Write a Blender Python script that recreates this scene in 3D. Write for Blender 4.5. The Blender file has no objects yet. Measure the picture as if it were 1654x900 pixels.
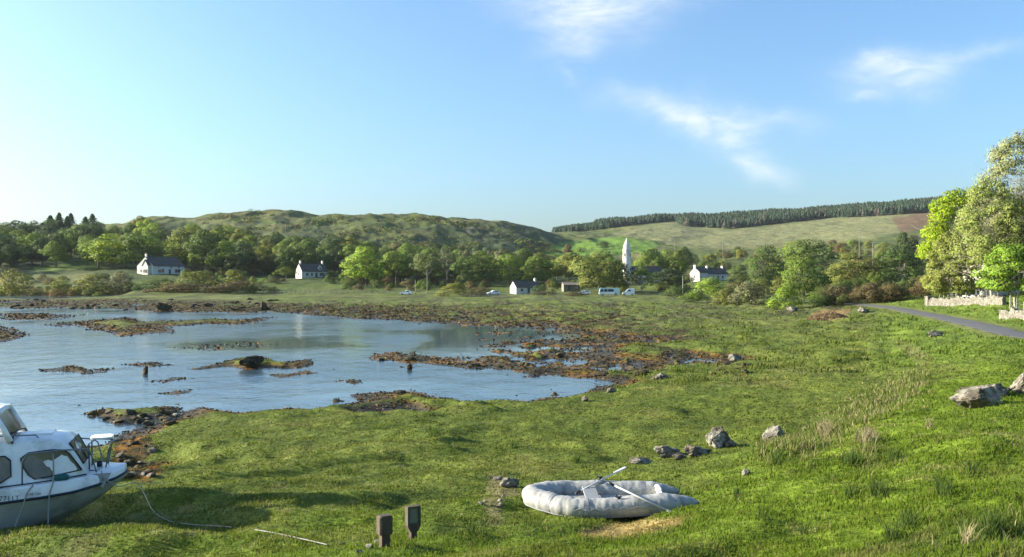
import bpy, math, random
import numpy as np
from mathutils import Vector, Matrix
R = math.radians
rng = np.random.default_rng(7)
random.seed(7)
F, CX, CY, CAMZ, S = 1432.0, 827.0, 450.0, 6.5, 1.3
scene = bpy.context.scene
C = scene.collection

# ------------------------------------------------------------------ helpers
def link(o, parent=None):
    C.objects.link(o)
    if parent is not None:
        o.parent = parent
    return o

def tag(o, label=None, cat=None, group=None, kind=None):
    if label: o['label'] = label
    if cat: o['category'] = cat
    if group: o['group'] = group
    if kind: o['kind'] = kind
    return o

def empty(name, loc=(0, 0, 0), rz=0.0, label=None, cat=None, group=None):
    o = bpy.data.objects.new(name, None)
    o.empty_display_size = 0.2
    link(o)
    o.location = loc
    o.rotation_euler = (0, 0, rz)
    return tag(o, label, cat, group)

def mesh_np(name, V, Fc, mat=None, smooth=False, cols=None):
    """V (n,3) array; Fc (m,k) int array (all the same k) or a list of faces."""
    me = bpy.data.meshes.new(name)
    V = np.asarray(V, dtype=np.float32)
    if isinstance(Fc, np.ndarray):
        m, k = Fc.shape
        me.vertices.add(len(V)); me.vertices.foreach_set('co', V.ravel())
        me.loops.add(m * k); me.loops.foreach_set('vertex_index', Fc.astype(np.int32).ravel())
        me.polygons.add(m)
        me.polygons.foreach_set('loop_start', np.arange(0, m * k, k, dtype=np.int32))
        me.polygons.foreach_set('loop_total', np.full(m, k, dtype=np.int32))
    else:
        me.from_pydata([tuple(v) for v in V.tolist()], [], Fc)
    if smooth:
        me.polygons.foreach_set('use_smooth', np.ones(len(me.polygons), dtype=bool))
    if cols is not None:
        a = me.attributes.new('Col', 'FLOAT_COLOR', 'POINT')
        c4 = np.ones((len(V), 4), dtype=np.float32); c4[:, :3] = cols
        a.data.foreach_set('color', c4.ravel())
    me.update(calc_edges=True)
    if mat: me.materials.append(mat)
    return me

def obj(name, me, parent=None):
    return link(bpy.data.objects.new(name, me), parent)

class MB:
    """collects shapes for ONE mesh object"""
    def __init__(s): s.v = []; s.f = []
    def add(s, V, Fc):
        b = len(s.v); s.v += [tuple(map(float, p)) for p in V]; s.f += [tuple(b + i for i in f) for f in Fc]
    def box(s, c, d, rz=0.0, taper=1.0, rx=0.0):
        x, y, z = d[0] / 2, d[1] / 2, d[2] / 2
        P = [(-x, -y, -z), (x, -y, -z), (x, y, -z), (-x, y, -z)] + [(-x * taper, -y * taper, z), (x * taper, -y * taper, z), (x * taper, y * taper, z), (-x * taper, y * taper, z)]
        M = Matrix.Translation(c) @ Matrix.Rotation(rz, 4, 'Z') @ Matrix.Rotation(rx, 4, 'X')
        s.add([M @ Vector(p) for p in P], [(3, 2, 1, 0), (4, 5, 6, 7), (0, 1, 5, 4), (1, 2, 6, 5), (2, 3, 7, 6), (3, 0, 4, 7)])
    def cbox(s, c, d, b=0.02, rz=0.0):
        """box with chamfered vertical edges and top"""
        x, y, z = d[0] / 2, d[1] / 2, d[2] / 2
        def ring(k, zz): return [(-x + k, -y + 0, zz), (x - k, -y, zz), (x, -y + k, zz), (x, y - k, zz), (x - k, y, zz), (-x + k, y, zz), (-x, y - k, zz), (-x, -y + k, zz)]
        P = ring(b, -z) + ring(b, z - b) + [(px * (1 - b / x), py * (1 - b / y), z) for px, py, _ in ring(b, z)]
        Fc = [tuple(range(7, -1, -1)), tuple(range(16, 24))]
        for L in (0, 8):
            for i in range(8): Fc.append((L + i, L + (i + 1) % 8, L + 8 + (i + 1) % 8, L + 8 + i))
        M = Matrix.Translation(c) @ Matrix.Rotation(rz, 4, 'Z')
        s.add([M @ Vector(p) for p in P], Fc)
    def prism(s, poly, y0, y1, axis='y'):
        """polygon in (x,z) extruded along y (or in (y,z) along x)"""
        n = len(poly)
        if axis == 'y':
            P = [(a, y0, b) for a, b in poly] + [(a, y1, b) for a, b in poly]
        elif axis == 'x':
            P = [(y0, a, b) for a, b in poly] + [(y1, a, b) for a, b in poly]
        else:
            P = [(a, b, y0) for a, b in poly] + [(a, b, y1) for a, b in poly]
        s.add(P, [tuple(range(n)), tuple(range(2 * n - 1, n - 1, -1))] + [(i, n + i, n + (i + 1) % n, (i + 1) % n) for i in range(n)])
    def tube(s, pts, rad, n=8, cap=True):
        pts = [Vector(p) for p in pts]
        if not hasattr(rad, '__len__'): rad = [rad] * len(pts)
        base = len(s.v); up = Vector((0, 0, 1)); prev = None
        for i, p in enumerate(pts):
            t = (pts[min(i + 1, len(pts) - 1)] - pts[max(i - 1, 0)])
            t = t.normalized() if t.length > 1e-9 else Vector((0, 0, 1))
            if prev is None:
                a = t.cross(up)
                if a.length < 1e-3: a = t.cross(Vector((1, 0, 0)))
                a.normalize()
            else:
                a = prev - t * prev.dot(t); a.normalize()
            prev = a; b = t.cross(a)
            for k in range(n):
                an = 2 * math.pi * k / n
                q = p + (a * math.cos(an) + b * math.sin(an)) * rad[i]
                s.v.append((q.x, q.y, q.z))
        for i in range(len(pts) - 1):
            for k in range(n):
                s.f.append((base + i * n + k, base + i * n + (k + 1) % n, base + (i + 1) * n + (k + 1) % n, base + (i + 1) * n + k))
        if cap:
            s.f.append(tuple(base + k for k in range(n - 1, -1, -1)))
            s.f.append(tuple(base + (len(pts) - 1) * n + k for k in range(n)))
    def cyl(s, c, r, h, n=12, r2=None):
        s.tube([(c[0], c[1], c[2]), (c[0], c[1], c[2] + h)], [r, r if r2 is None else r2], n)
    def build(s, name, mat, parent=None, smooth=False, auto=None):
        me = bpy.data.meshes.new(name)
        me.from_pydata(s.v, [], s.f); me.update()
        import bmesh
        bm = bmesh.new(); bm.from_mesh(me); bmesh.ops.recalc_face_normals(bm, faces=bm.faces); bm.to_mesh(me); bm.free()
        if smooth:
            me.polygons.foreach_set('use_smooth', np.ones(len(me.polygons), dtype=bool))
            if auto:
                me.set_sharp_from_angle(angle=R(auto))
        if mat: me.materials.append(mat)
        return obj(name, me, parent)

# ------------------------------------------------------------------ noise
_perm = np.random.default_rng(3).permutation(4096).astype(np.int64)
def _h(ix, iy, sd):
    return _perm[(_perm[(ix + sd * 131) & 4095] + iy) & 4095]
def perlin(x, y, sd=0):
    x = np.asarray(x, float); y = np.asarray(y, float)
    ix = np.floor(x).astype(np.int64); iy = np.floor(y).astype(np.int64)
    fx = x - ix; fy = y - iy
    ux = fx * fx * fx * (fx * (fx * 6 - 15) + 10); uy = fy * fy * fy * (fy * (fy * 6 - 15) + 10)
    def g(a, b, dx, dy):
        an = _h(ix + a, iy + b, sd) * (2 * math.pi / 4096)
        return np.cos(an) * dx + np.sin(an) * dy
    n00 = g(0, 0, fx, fy); n10 = g(1, 0, fx - 1, fy); n01 = g(0, 1, fx, fy - 1); n11 = g(1, 1, fx - 1, fy - 1)
    a = n00 + ux * (n10 - n00); b = n01 + ux * (n11 - n01)
    return (a + uy * (b - a)) * 1.5
def fbm(x, y, sd=0, o=4, g=0.5):
    s = 0; a = 1.0; t = 0
    for i in range(o):
        s = s + a * perlin(x * 2 ** i, y * 2 ** i, sd + i * 7); t += a; a *= g
    return s / t
def sst(a, b, x):
    t = np.clip((x - a) / (b - a), 0, 1); return t * t * (3 - 2 * t)

# ------------------------------------------------------------------ terrain
COLS = {  # near ground: photo column -> (distance, height) in units of 1.3 m
 -300: [(3,2.2),(8,1.8),(11,1.6),(13,1.4),(16,1.2),(20,.6),(24,.15),(40,.1),(200,.1),(225,.45)],
 0: [(3,2.7),(8,1.95),(11,1.56),(13,1.33),(16,1.1),(19,.7),(22,.3),(26,.08),(200,.1),(230,.45)],
 200: [(3,2.9),(9,1.87),(11,1.6),(13,1.36),(16,1.1),(19,.75),(23,.4),(28,.15),(34,.1),(200,.12),(230,.7)],
 450: [(3,3),(8,2.2),(10,1.94),(14.2,1.5),(19,1.06),(25,.64),(31,.3),(35,.12),(150,.12),(170,.25),(220,.6),(250,1.0)],
 700: [(3,3.1),(8,2.25),(10,1.97),(14.2,1.5),(19,1.1),(25,.7),(33,.32),(38,.12),(150,.12),(170,.25),(215,.5),(250,1.0)],
 1000: [(3,3.2),(8,2.35),(9.3,2.08),(12.5,1.68),(17,1.3),(23.5,.86),(30,.5),(34,.32),(40,.2),(100,.18),(140,.22),(200,.55),(250,.9)],
 1200: [(3,3.3),(6.5,2.7),(8.5,2.38),(12,2.05),(15,1.78),(21,1.36),(28,.85),(33,.62),(45,.35),(66,.35),(95,.4),(145,.44),(200,.7),(250,1.6)],
 1300: [(3,3.35),(6,2.85),(8,2.55),(13,2.12),(17,1.76),(22,1.28),(28,.9),(42,.6),(66,.5),(90,.6),(125,.66),(160,1.0),(200,2.0)],
 1400: [(3,3.4),(6,2.95),(8,2.7),(13,2.3),(18,2.05),(22,1.76),(28,1.15),(34,.98),(45,.85),(55,.8),(95,1.0),(120,1.1),(150,1.6),(200,3)],
 1500: [(3,3.4),(6,3.0),(9,2.75),(15,2.4),(22,2.05),(30,1.63),(36,1.25),(42,1.15),(60,1.2),(84,1.38),(95,1.4),(105,1.5),(120,2),(160,3)],
 1600: [(3,3.4),(6,3.05),(10,2.8),(15,2.55),(19,2.35),(30,1.85),(44,1.6),(60,1.62),(66,1.66),(80,1.75),(92,1.9),(110,2.6),(150,3.6)],
 1654: [(3,3.45),(6.5,2.98),(9,2.82),(13.5,2.64),(20,2.35),(30,1.95),(42,1.7),(50,1.68),(60,1.75),(70,1.85),(90,2.6),(150,4.1)],
 1950: [(3,3.5),(6.5,3.05),(9,2.9),(13.5,2.7),(20,2.4),(30,2.0),(42,1.75),(50,1.75),(60,1.85),(70,2.0),(90,2.7),(150,4.2)],
}
FAR = {  # hills: photo column -> (photo row, distance in m)
 -300: [(474,330),(458,380),(442,430),(420,520),(395,640),(364,800),(420,1000),(480,1600)],
 0: [(475,330),(462,372),(443,410),(425,490),(400,610),(368,800),(430,1000),(480,1600)],
 110: [(475,330),(457,368),(438,405),(426,480),(400,600),(363,800),(425,1000),(480,1600)],
 190: [(474,330),(458,365),(441,400),(428,470),(400,600),(360,800),(425,1000),(480,1600)],
 250: [(474,330),(455,370),(443,398),(436,440),(410,540),(380,660),(350,800),(420,1000),(480,1600)],
 300: [(474,330),(456,375),(443,402),(434,450),(408,550),(378,670),(354,800),(420,1000),(480,1600)],
 360: [(473,330),(462,370),(447,410),(436,460),(405,560),(372,690),(342,800),(420,1000),(480,1600)],
 430: [(472,335),(464,370),(450,410),(438,460),(404,570),(366,700),(338,800),(420,1000),(480,1600)],
 480: [(472,335),(462,370),(450,400),(440,450),(404,570),(364,700),(340,800),(420,1000),(480,1600)],
 530: [(471,335),(462,370),(450,400),(440,450),(404,580),(366,710),(347,800),(420,1000),(480,1600)],
 600: [(470,335),(464,380),(442,460),(404,590),(368,710),(344,800),(410,1000),(480,1600)],
 700: [(470,335),(464,380),(442,460),(404,600),(368,720),(347,800),(410,1000),(480,1600)],
 718: [(470,335),(464,380),(442,460),(405,600),(370,720),(352,800),(408,1000),(480,1600)],
 800: [(471,335),(464,380),(442,460),(408,610),(378,740),(357,810),(400,1000),(470,1600)],
 850: [(471,330),(464,380),(442,470),(414,620),(388,740),(365,820),(385,1000),(374,1350),(420,1700)],
 900: [(471,330),(464,380),(446,470),(420,620),(396,750),(377,830),(382,1000),(372,1350),(420,1700)],
 960: [(472,320),(464,380),(446,480),(418,620),(392,780),(381,950),(374,1100),(362,1350),(420,1700)],
 1012: [(472,320),(464,375),(446,480),(413,640),(392,770),(381,900),(367,1100),(355,1350),(420,1700)],
 1090: [(472,315),(462,370),(446,450),(413,630),(396,770),(378,960),(362,1090),(350,1350),(420,1700)],
 1150: [(473,310),(456,375),(449,420),(415,620),(398,760),(376,1000),(368,1120),(345,1350),(420,1700)],
 1250: [(477,300),(460,360),(444,440),(412,640),(392,800),(371,1000),(362,1120),(341,1350),(420,1700)],
 1400: [(473,260),(457,320),(440,390),(405,560),(386,700),(366,900),(352,1080),(331,1350),(420,1700)],
 1500: [(463,250),(452,300),(438,360),(405,500),(378,750),(350,1000),(325,1350),(420,1700)],
 1654: [(448,230),(442,270),(432,320),(400,500),(365,750),(340,1000),(318,1350),(420,1700)],
 1950: [(446,230),(440,270),(430,320),(400,500),(365,750),(340,1000),(318,1350),(420,1700)],
}
_fix = {-300: -7, 0: -8, 110: -6, 190: -6, 250: -11, 300: -7, 360: -11, 430: -12, 480: -10, 530: -8, 600: -12, 700: -12, 718: -11, 800: -11, 850: -8, 900: 0, 960: 0, 1012: 1, 1090: 2, 1150: 2, 1250: 1, 1400: 1, 1500: -1, 1654: -1, 1950: -1}
for _p, _d in _fix.items():
    _r = [list(q) for q in FAR[_p]]
    _k = min(range(len(_r)), key=lambda i: _r[i][0])
    _r[_k][0] += _d; _r[_k - 1][0] += _d * .6
    FAR[_p] = [tuple(q) for q in _r]
LY = np.linspace(math.log(3.5), math.log(3200), 700)
PXG = np.linspace(-320, 1970, 459)
def _table():
    Yg = np.exp(LY)
    near = []
    for p in sorted(COLS):
        a = np.array(COLS[p]); near.append(np.interp(LY, np.log(a[:, 0] * S), a[:, 1] * S))
    near = np.array(near)
    far = []
    for p in sorted(FAR):
        a = np.array(FAR[p], float); far.append(CAMZ + (CY - np.interp(LY, np.log(a[:, 1]), a[:, 0])) / F * Yg)
    far = np.array(far)
    pn = np.array(sorted(COLS), float); pf = np.array(sorted(FAR), float)
    N = np.array([np.interp(PXG, pn, near[:, i]) for i in range(len(LY))]).T
    Fr = np.array([np.interp(PXG, pf, far[:, i]) for i in range(len(LY))]).T
    def blur(T, kx, ky):
        for ax, k in ((0, kx), (1, ky)):
            if k < 1: continue
            w = np.exp(-0.5 * (np.arange(-3 * k, 3 * k + 1) / k) ** 2); w /= w.sum()
            P = np.pad(T, [(3 * k, 3 * k) if a == ax else (0, 0) for a in (0, 1)], mode='edge')
            T = np.apply_along_axis(lambda v: np.convolve(v, w, mode='valid'), ax, P)
        return T
    N = blur(N, 7, 6); Fr = blur(Fr, 3, 5)
    endn = np.interp(PXG, pn, [COLS[p][-1][0] * S for p in sorted(COLS)])[:, None]
    begf = np.interp(PXG, pf, [FAR[p][0][1] for p in sorted(FAR)])[:, None]
    lo = np.minimum(endn, begf * 0.97)
    w = sst(np.log(lo), np.log(begf * 1.03), LY[None, :])
    return blur(N * (1 - w) + Fr * w, 2, 2)
TAB = _table()

def P2W(px, py, Y):
    return np.array([(px - CX) / F * Y, Y, CAMZ + (CY - py) / F * Y])
def wat(px, py):           # photo point on the water plane -> world x, y
    Y = CAMZ * F / (py - CY)
    return ((px - CX) / F * Y, Y)

WATER = [
 [(-500,497),(0,497),(130,498),(200,500),(260,503),(300,504),(430,505),(480,509),(560,512),(640,518),(690,521),(730,525),(800,527),(850,524),(900,529),(930,536),(985,541),(982,549),(955,552),(930,556),(880,552),(860,556),(968,562),(966,572),(900,570),(850,572),(905,577),(960,576),(1026,584),(1020,598),(985,601),(940,595),(860,592),(780,584),(720,580),(680,575),(640,569),(600,573),(612,582),(700,590),(800,596),(870,603),(940,611),(1001,618),(960,627),(936,632),(880,639),(800,650),(760,646),(720,641),(650,633),(590,634),(556,639),(590,646),(540,655),(484,659),(435,663),(380,663),(330,663),(290,668),(270,681),(215,690),(200,700),(190,712),(140,720),(60,724),(-200,730),(-700,735)],
 [(1040,544),(1085,546),(1086,551),(1048,553)],
 [(-500,476),(0,476.5),(100,476),(176,477.5),(170,480.5),(100,484),(0,484),(-500,485)],
 [(1077,578),(1110,574),(1160,576),(1180,580),(1176,588),(1130,593),(1090,590)],
 [(196,768),(225,763),(262,766),(255,773),(215,777)],
 [(610,668),(650,664),(690,667),(660,671)],
]
ISL = [ # polygon, top height, slope
 ([(-300,518),(0,522),(35,533),(58,542),(20,551),(-300,560)], .45, .10),
 ([(97,525),(140,518),(203,513),(252,520),(300,518),(435,515),(410,522),(275,526),(276,537),(213,542),(160,535)], .5, .09),
 ([(65,597),(110,592),(172,594),(170,600),(100,602)], .18, .12),
 ([(200,591),(240,586),(280,589),(230,594)], .14, .1),
 ([(315,595),(372,585),(406,577),(445,587),(503,580),(498,594),(435,595),(368,596)], .42, .2),
 ([(440,606),(490,601),(505,604),(460,609)], .12, .1),
 ([(545,617),(580,614),(590,620),(556,622)], .12, .12),
 ([(250,614),(300,608),(312,610),(265,616)], .1, .12),
 ([(265,632),(305,630),(308,636),(275,636)], .1, .12),
 ([(135,668),(180,663),(222,660),(251,655),(285,662),(285,685),(225,684),(190,676)], .5, .22),
 ([(0,507),(60,505),(120,510),(90,516),(0,514)], .12, .05),
 ([(300,560),(380,556),(420,559),(350,564)], -.02, .05),
]
WATERW = [np.array([wat(*p) for p in poly]) for poly in WATER]
ISLW = [(np.array([wat(*p) for p in poly]), h, s) for poly, h, s in ISL]

def sdist(poly, X, Y):
    """signed distance, positive inside"""
    d2 = np.full(X.shape, 1e18); ins = np.zeros(X.shape, bool)
    n = len(poly)
    for i in range(n):
        ax, ay = poly[i]; bx, by = poly[(i + 1) % n]
        ex, ey = bx - ax, by - ay
        t = np.clip(((X - ax) * ex + (Y - ay) * ey) / (ex * ex + ey * ey + 1e-12), 0, 1)
        d2 = np.minimum(d2, (X - ax - t * ex) ** 2 + (Y - ay - t * ey) ** 2)
        if ey != 0:
            c = ((ay > Y) != (by > Y)) & (X < ex * (Y - ay) / ey + ax)
            ins ^= c
    return np.where(ins, 1, -1) * np.sqrt(d2)

ROADP = [(1950,590,40),(1780,567,44),(1654,543,50),(1600,527,61),(1560,517,70),(1520,510,82),(1480,505,95),(1450,501.5,108),(1420,500,118),(1380,497,132),(1330,489,150),(1250,480,175)]
def _roadpts():
    P = np.array([((px - CX) / F * y * S, y * S) for px, _, y in ROADP])
    t = np.linspace(0, len(P) - 1, 90); k = np.arange(len(P))
    Q = np.stack([np.interp(t, k, P[:, 0]), np.interp(t, k, P[:, 1])], 1)
    for _ in range(12): Q[1:-1] = (Q[:-2] + 2 * Q[1:-1] + Q[2:]) / 4
    return Q
ROAD = _roadpts()
def polydist(P, X, Y):
    d2 = np.full(np.shape(X), 1e18)
    for i in range(len(P) - 1):
        ax, ay = P[i]; bx, by = P[i + 1]; ex, ey = bx - ax, by - ay
        t = np.clip(((X - ax) * ex + (Y - ay) * ey) / (ex * ex + ey * ey + 1e-12), 0, 1)
        d2 = np.minimum(d2, (X - ax - t * ex) ** 2 + (Y - ay - t * ey) ** 2)
    return np.sqrt(d2)

def base_h(X, Y):
    Ye = np.maximum(Y, 3.9)
    u = np.clip(X / Ye, -0.78, 0.78)
    px = u * F + CX
    fi = np.clip((px - PXG[0]) / (PXG[1] - PXG[0]), 0, len(PXG) - 1.001)
    fj = np.clip((np.log(Ye) - LY[0]) / (LY[1] - LY[0]), 0, len(LY) - 1.001)
    i = fi.astype(int); j = fj.astype(int); a = fi - i; b = fj - j
    return (TAB[i, j] * (1 - a) + TAB[i + 1, j] * a) * (1 - b) + (TAB[i, j + 1] * (1 - a) + TAB[i + 1, j + 1] * a) * b

def shore(X, Y):
    """water signed distance (positive in water) and island height"""
    # wobble the outline so that it does not read as a polygon
    k = 0.012 * Y
    Xw = X + k * perlin(X / (2.5 * k + .5), Y / (7 * k + .5), 51) ; Yw = Y + 3.2 * k * perlin(X / (2.5 * k + .5), Y / (7 * k + .5), 53)
    sd = np.full(X.shape, -1e9)
    for P in WATERW: sd = np.maximum(sd, sdist(P, Xw, Yw))
    ih = np.full(X.shape, -9.0)
    for P, h, s in ISLW:
        d = sdist(P, Xw, Yw)
        ih = np.maximum(ih, np.where(d > -3, np.minimum(h, d * s * (40 / np.maximum(Y, 30)) ** .5), -9))
    return sd, ih

FLAT = []      # (x, y, radius, height or None): ground levelled for buildings
def H(X, Y, detail=True):
    X = np.atleast_1d(np.asarray(X, float)); Y = np.atleast_1d(np.asarray(Y, float))
    z = base_h(X, Y)
    r = np.sqrt(X * X + Y * Y)
    low = 1 - sst(2.0, 4.0, z)
    near = (r < 420) & (Y > 8)
    if detail:
        far = sst(380, 560, r)
        rock = np.abs(fbm(X / 70, Y / 95, 11, 5, .55))
        z = z + far * (1 - .55 * sst(60, 200, X)) * (1 - sst(1050, 1300, r)) * ((0.22 - rock) * 10 + fbm(X / 26, Y / 34, 15, 2) * 1.7 - 1.0)
        z = z + sst(160, 380, r) * (1 - far) * fbm(X / 25, Y / 40, 21, 4) * 1.1
        rd = polydist(ROAD, X, Y) if True else 0
        rm = sst(2.2, 4.5, rd)
        mid = (1 - sst(200, 330, r)) * rm
        up = sst(1.9, 2.8, z)                                    # upper bank: rougher
        lum = fbm(X / 2.3, Y / 1.7, 31, 4, .55)
        lum2 = perlin(X / .62, Y / .5, 36)
        amp = 0.095 + .03 * up + .05 * sst(25, 60, r)
        z = z + mid * amp * (lum * 1.5 + .35 * np.maximum(perlin(X / 1.1, Y / .9, 33), 0) ** 1.0 + .22 * lum2 * (1 - sst(30, 60, r)))
        z = z + mid * .19 * sst(.15, .55, perlin(X / 5.2, Y / 3.2, 41)) * sst(0.3, .7, z)
        z = z + mid * (1 - sst(45, 75, r)) * .09 * sst(.08, .45, perlin(X / 2.9, Y / 1.5, 42)) * sst(0.3, .7, z)
        z = z - mid * .16 * sst(.25, .45, np.abs(perlin(X / 6, Y / 5, 43))) * sst(.5, .9, z) * (1 - up)
        # marsh hollows farther out
        z = z + mid * sst(45, 90, r) * low * fbm(X / 5, Y / 9, 45, 3) * .42
        z = z + mid * sst(100, 140, r) * (1 - sst(.5, 1.0, z)) * .30 * fbm(X / 2.2, Y / 5, 47, 3)
    z = z + 5.5 * np.exp(-(((X + 17.8) / 2.3) ** 2) - ((Y - 20.1) / 2.0) ** 2)      # unseen knoll added off to the left to shade the grass by the boat
    idx = np.where(near & (z < 3.2))[0]
    if len(idx):
        sd, ih = shore(X[idx], Y[idx])
        zz = z[idx]; Yi = Y[idx]
        W = 1.2 + .035 * Yi
        out = 0.015 + (np.maximum(zz, .03) - 0.015) * sst(0, 1, -sd / W)
        bed = -np.minimum(.22, .03 + .05 * np.maximum(sd, 0)) + (0.21 * sst(.27, .60, fbm(X[idx] / 3.4, Yi / 5.0, 61, 4, .6)) + .20 * sst(.34, .62, fbm(X[idx] / 1.5, Yi / 2.2, 62, 3, .6)) + .03 * perlin(X[idx] / .9, Yi / 1.3, 63)) * (1 - .5 * sst(6, 22, sd))
        rg = sst(-.12, -.03, X[idx] / Yi) * sst(60, 68, Yi) * (1 - sst(150, 175, Yi))
        bed = bed + .09 * rg * sst(-.085, -.01, X[idx] / Yi) + rg * (.055 + .32 * fbm(X[idx] / 2.6, Yi / 4.2, 67, 4, .6))
        isl = ih + .09 * fbm(X[idx] / .9, Yi / 1.5, 65, 3)
        ins = np.maximum(bed, np.where(ih > -.2, isl, -9))
        z = z.copy(); z[idx] = np.where(sd > 0, ins, np.where(sd > -W * 1.01, np.maximum(out, -.02), zz))
    for fx, fy, fr, fz in FLAT:
        d = np.hypot(X - fx, Y - fy); w = 1 - sst(fr, fr * 1.7, d)
        z = z * (1 - w) + fz * w
    return z
def gz(x, y): return float(H([x], [y])[0])
def at(px, Y, dz=0.0):
    x = (px - CX) / F * Y
    return Vector((x, Y, gz(x, Y) + dz))
def hit(px, py, y0=5.0, y1=1500.0):
    Ys = np.exp(np.linspace(math.log(y0), math.log(y1), 2500))
    X = (px - CX) / F * Ys; Z = CAMZ + (CY - py) / F * Ys
    d = Z - H(X, Ys)
    k = np.where(d < 0)[0]
    k = k[0] if len(k) else len(Ys) - 1
    return Vector((X[k], Ys[k], gz(X[k], Ys[k])))
# ------------------------------------------------------------------ materials
def nt(name):
    m = bpy.data.materials.new(name); m.use_nodes = True
    t = m.node_tree; t.nodes.clear()
    out = t.nodes.new('ShaderNodeOutputMaterial')
    return m, t, out
def N(t, typ, **kw):
    n = t.nodes.new(typ)
    for k, v in kw.items():
        if k in n.inputs: n.inputs[k].default_value = v
        else: setattr(n, k, v)
    return n
def noise(t, vec, scale, detail=4, rough=.55, dist=0.0):
    n = N(t, 'ShaderNodeTexNoise'); n.inputs['Scale'].default_value = scale; n.inputs['Detail'].default_value = detail
    n.inputs['Roughness'].default_value = rough; n.inputs['Distortion'].default_value = dist
    if vec is not None: t.links.new(vec, n.inputs['Vector'])
    return n.outputs['Fac']
def ramp(t, fac, stops):
    r = N(t, 'ShaderNodeValToRGB'); e = r.color_ramp.elements
    while len(e) < len(stops): e.new(.5)
    for q, (p, c) in zip(e, stops):
        q.position = p; q.color = (*c, 1) if len(c) == 3 else c
    t.links.new(fac, r.inputs['Fac']); return r.outputs['Color']
def mixc(t, a, b, fac, mode='MIX'):
    m = N(t, 'ShaderNodeMix', data_type='RGBA', blend_type=mode)
    for s, v in (('A', a), ('B', b)):
        i = [x for x in m.inputs if x.name == s and x.type == 'RGBA'][0]
        if isinstance(v, tuple): i.default_value = (*v[:3], 1)
        else: t.links.new(v, i)
    f = m.inputs['Factor']
    if isinstance(fac, (int, float)): f.default_value = fac
    else: t.links.new(fac, f)
    return [o for o in m.outputs if o.type == 'RGBA'][0]
def math_(t, op, a, b=None):
    m = N(t, 'ShaderNodeMath', operation=op)
    for i, v in enumerate((a, b)):
        if v is None: continue
        if isinstance(v, (int, float)): m.inputs[i].default_value = v
        else: t.links.new(v, m.inputs[i])
    return m.outputs[0]
def bump(t, h, strength=.3, dist=.02):
    b = N(t, 'ShaderNodeBump'); b.inputs['Strength'].default_value = strength; b.inputs['Distance'].default_value = dist
    t.links.new(h, b.inputs['Height']); return b.outputs['Normal']

def surf(name, col, rough=.7, var=.25, scale=8.0, bmp=.15, bdist=.01, metal=0.0, spec=.4, tint=None, tscale=1.5, coord='Object', coat=0.0):
    """painted / stone / wood surface with uneven colour and a little relief"""
    m, t, out = nt(name)
    tc = N(t, 'ShaderNodeTexCoord').outputs[coord]
    n1 = noise(t, tc, scale, 5, .6); n2 = noise(t, tc, scale * .23, 3)
    lo = tuple(c * (1 - var) for c in col); hi = tuple(min(1, c * (1 + var)) for c in col)
    c = ramp(t, n1, [(.25, lo), (.75, hi)])
    if tint is not None:
        c = mixc(t, c, tint, math_(t, 'MULTIPLY', ramp(t, noise(t, tc, tscale, 6, .65), [(.48, (0, 0, 0)), (.66, (1, 1, 1))]), .8))
    p = N(t, 'ShaderNodeBsdfPrincipled', Roughness=rough, Metallic=metal)
    p.inputs['Specular IOR Level'].default_value = spec
    p.inputs['Coat Weight'].default_value = coat
    t.links.new(c, p.inputs['Base Color'])
    t.links.new(ramp(t, n2, [(.2, (rough * .85,) * 3), (.8, (min(1, rough * 1.15),) * 3)]), p.inputs['Roughness'])
    if bmp: t.links.new(bump(t, n1, bmp, bdist), p.inputs['Normal'])
    t.links.new(p.outputs[0], out.inputs[0])
    return m

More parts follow.
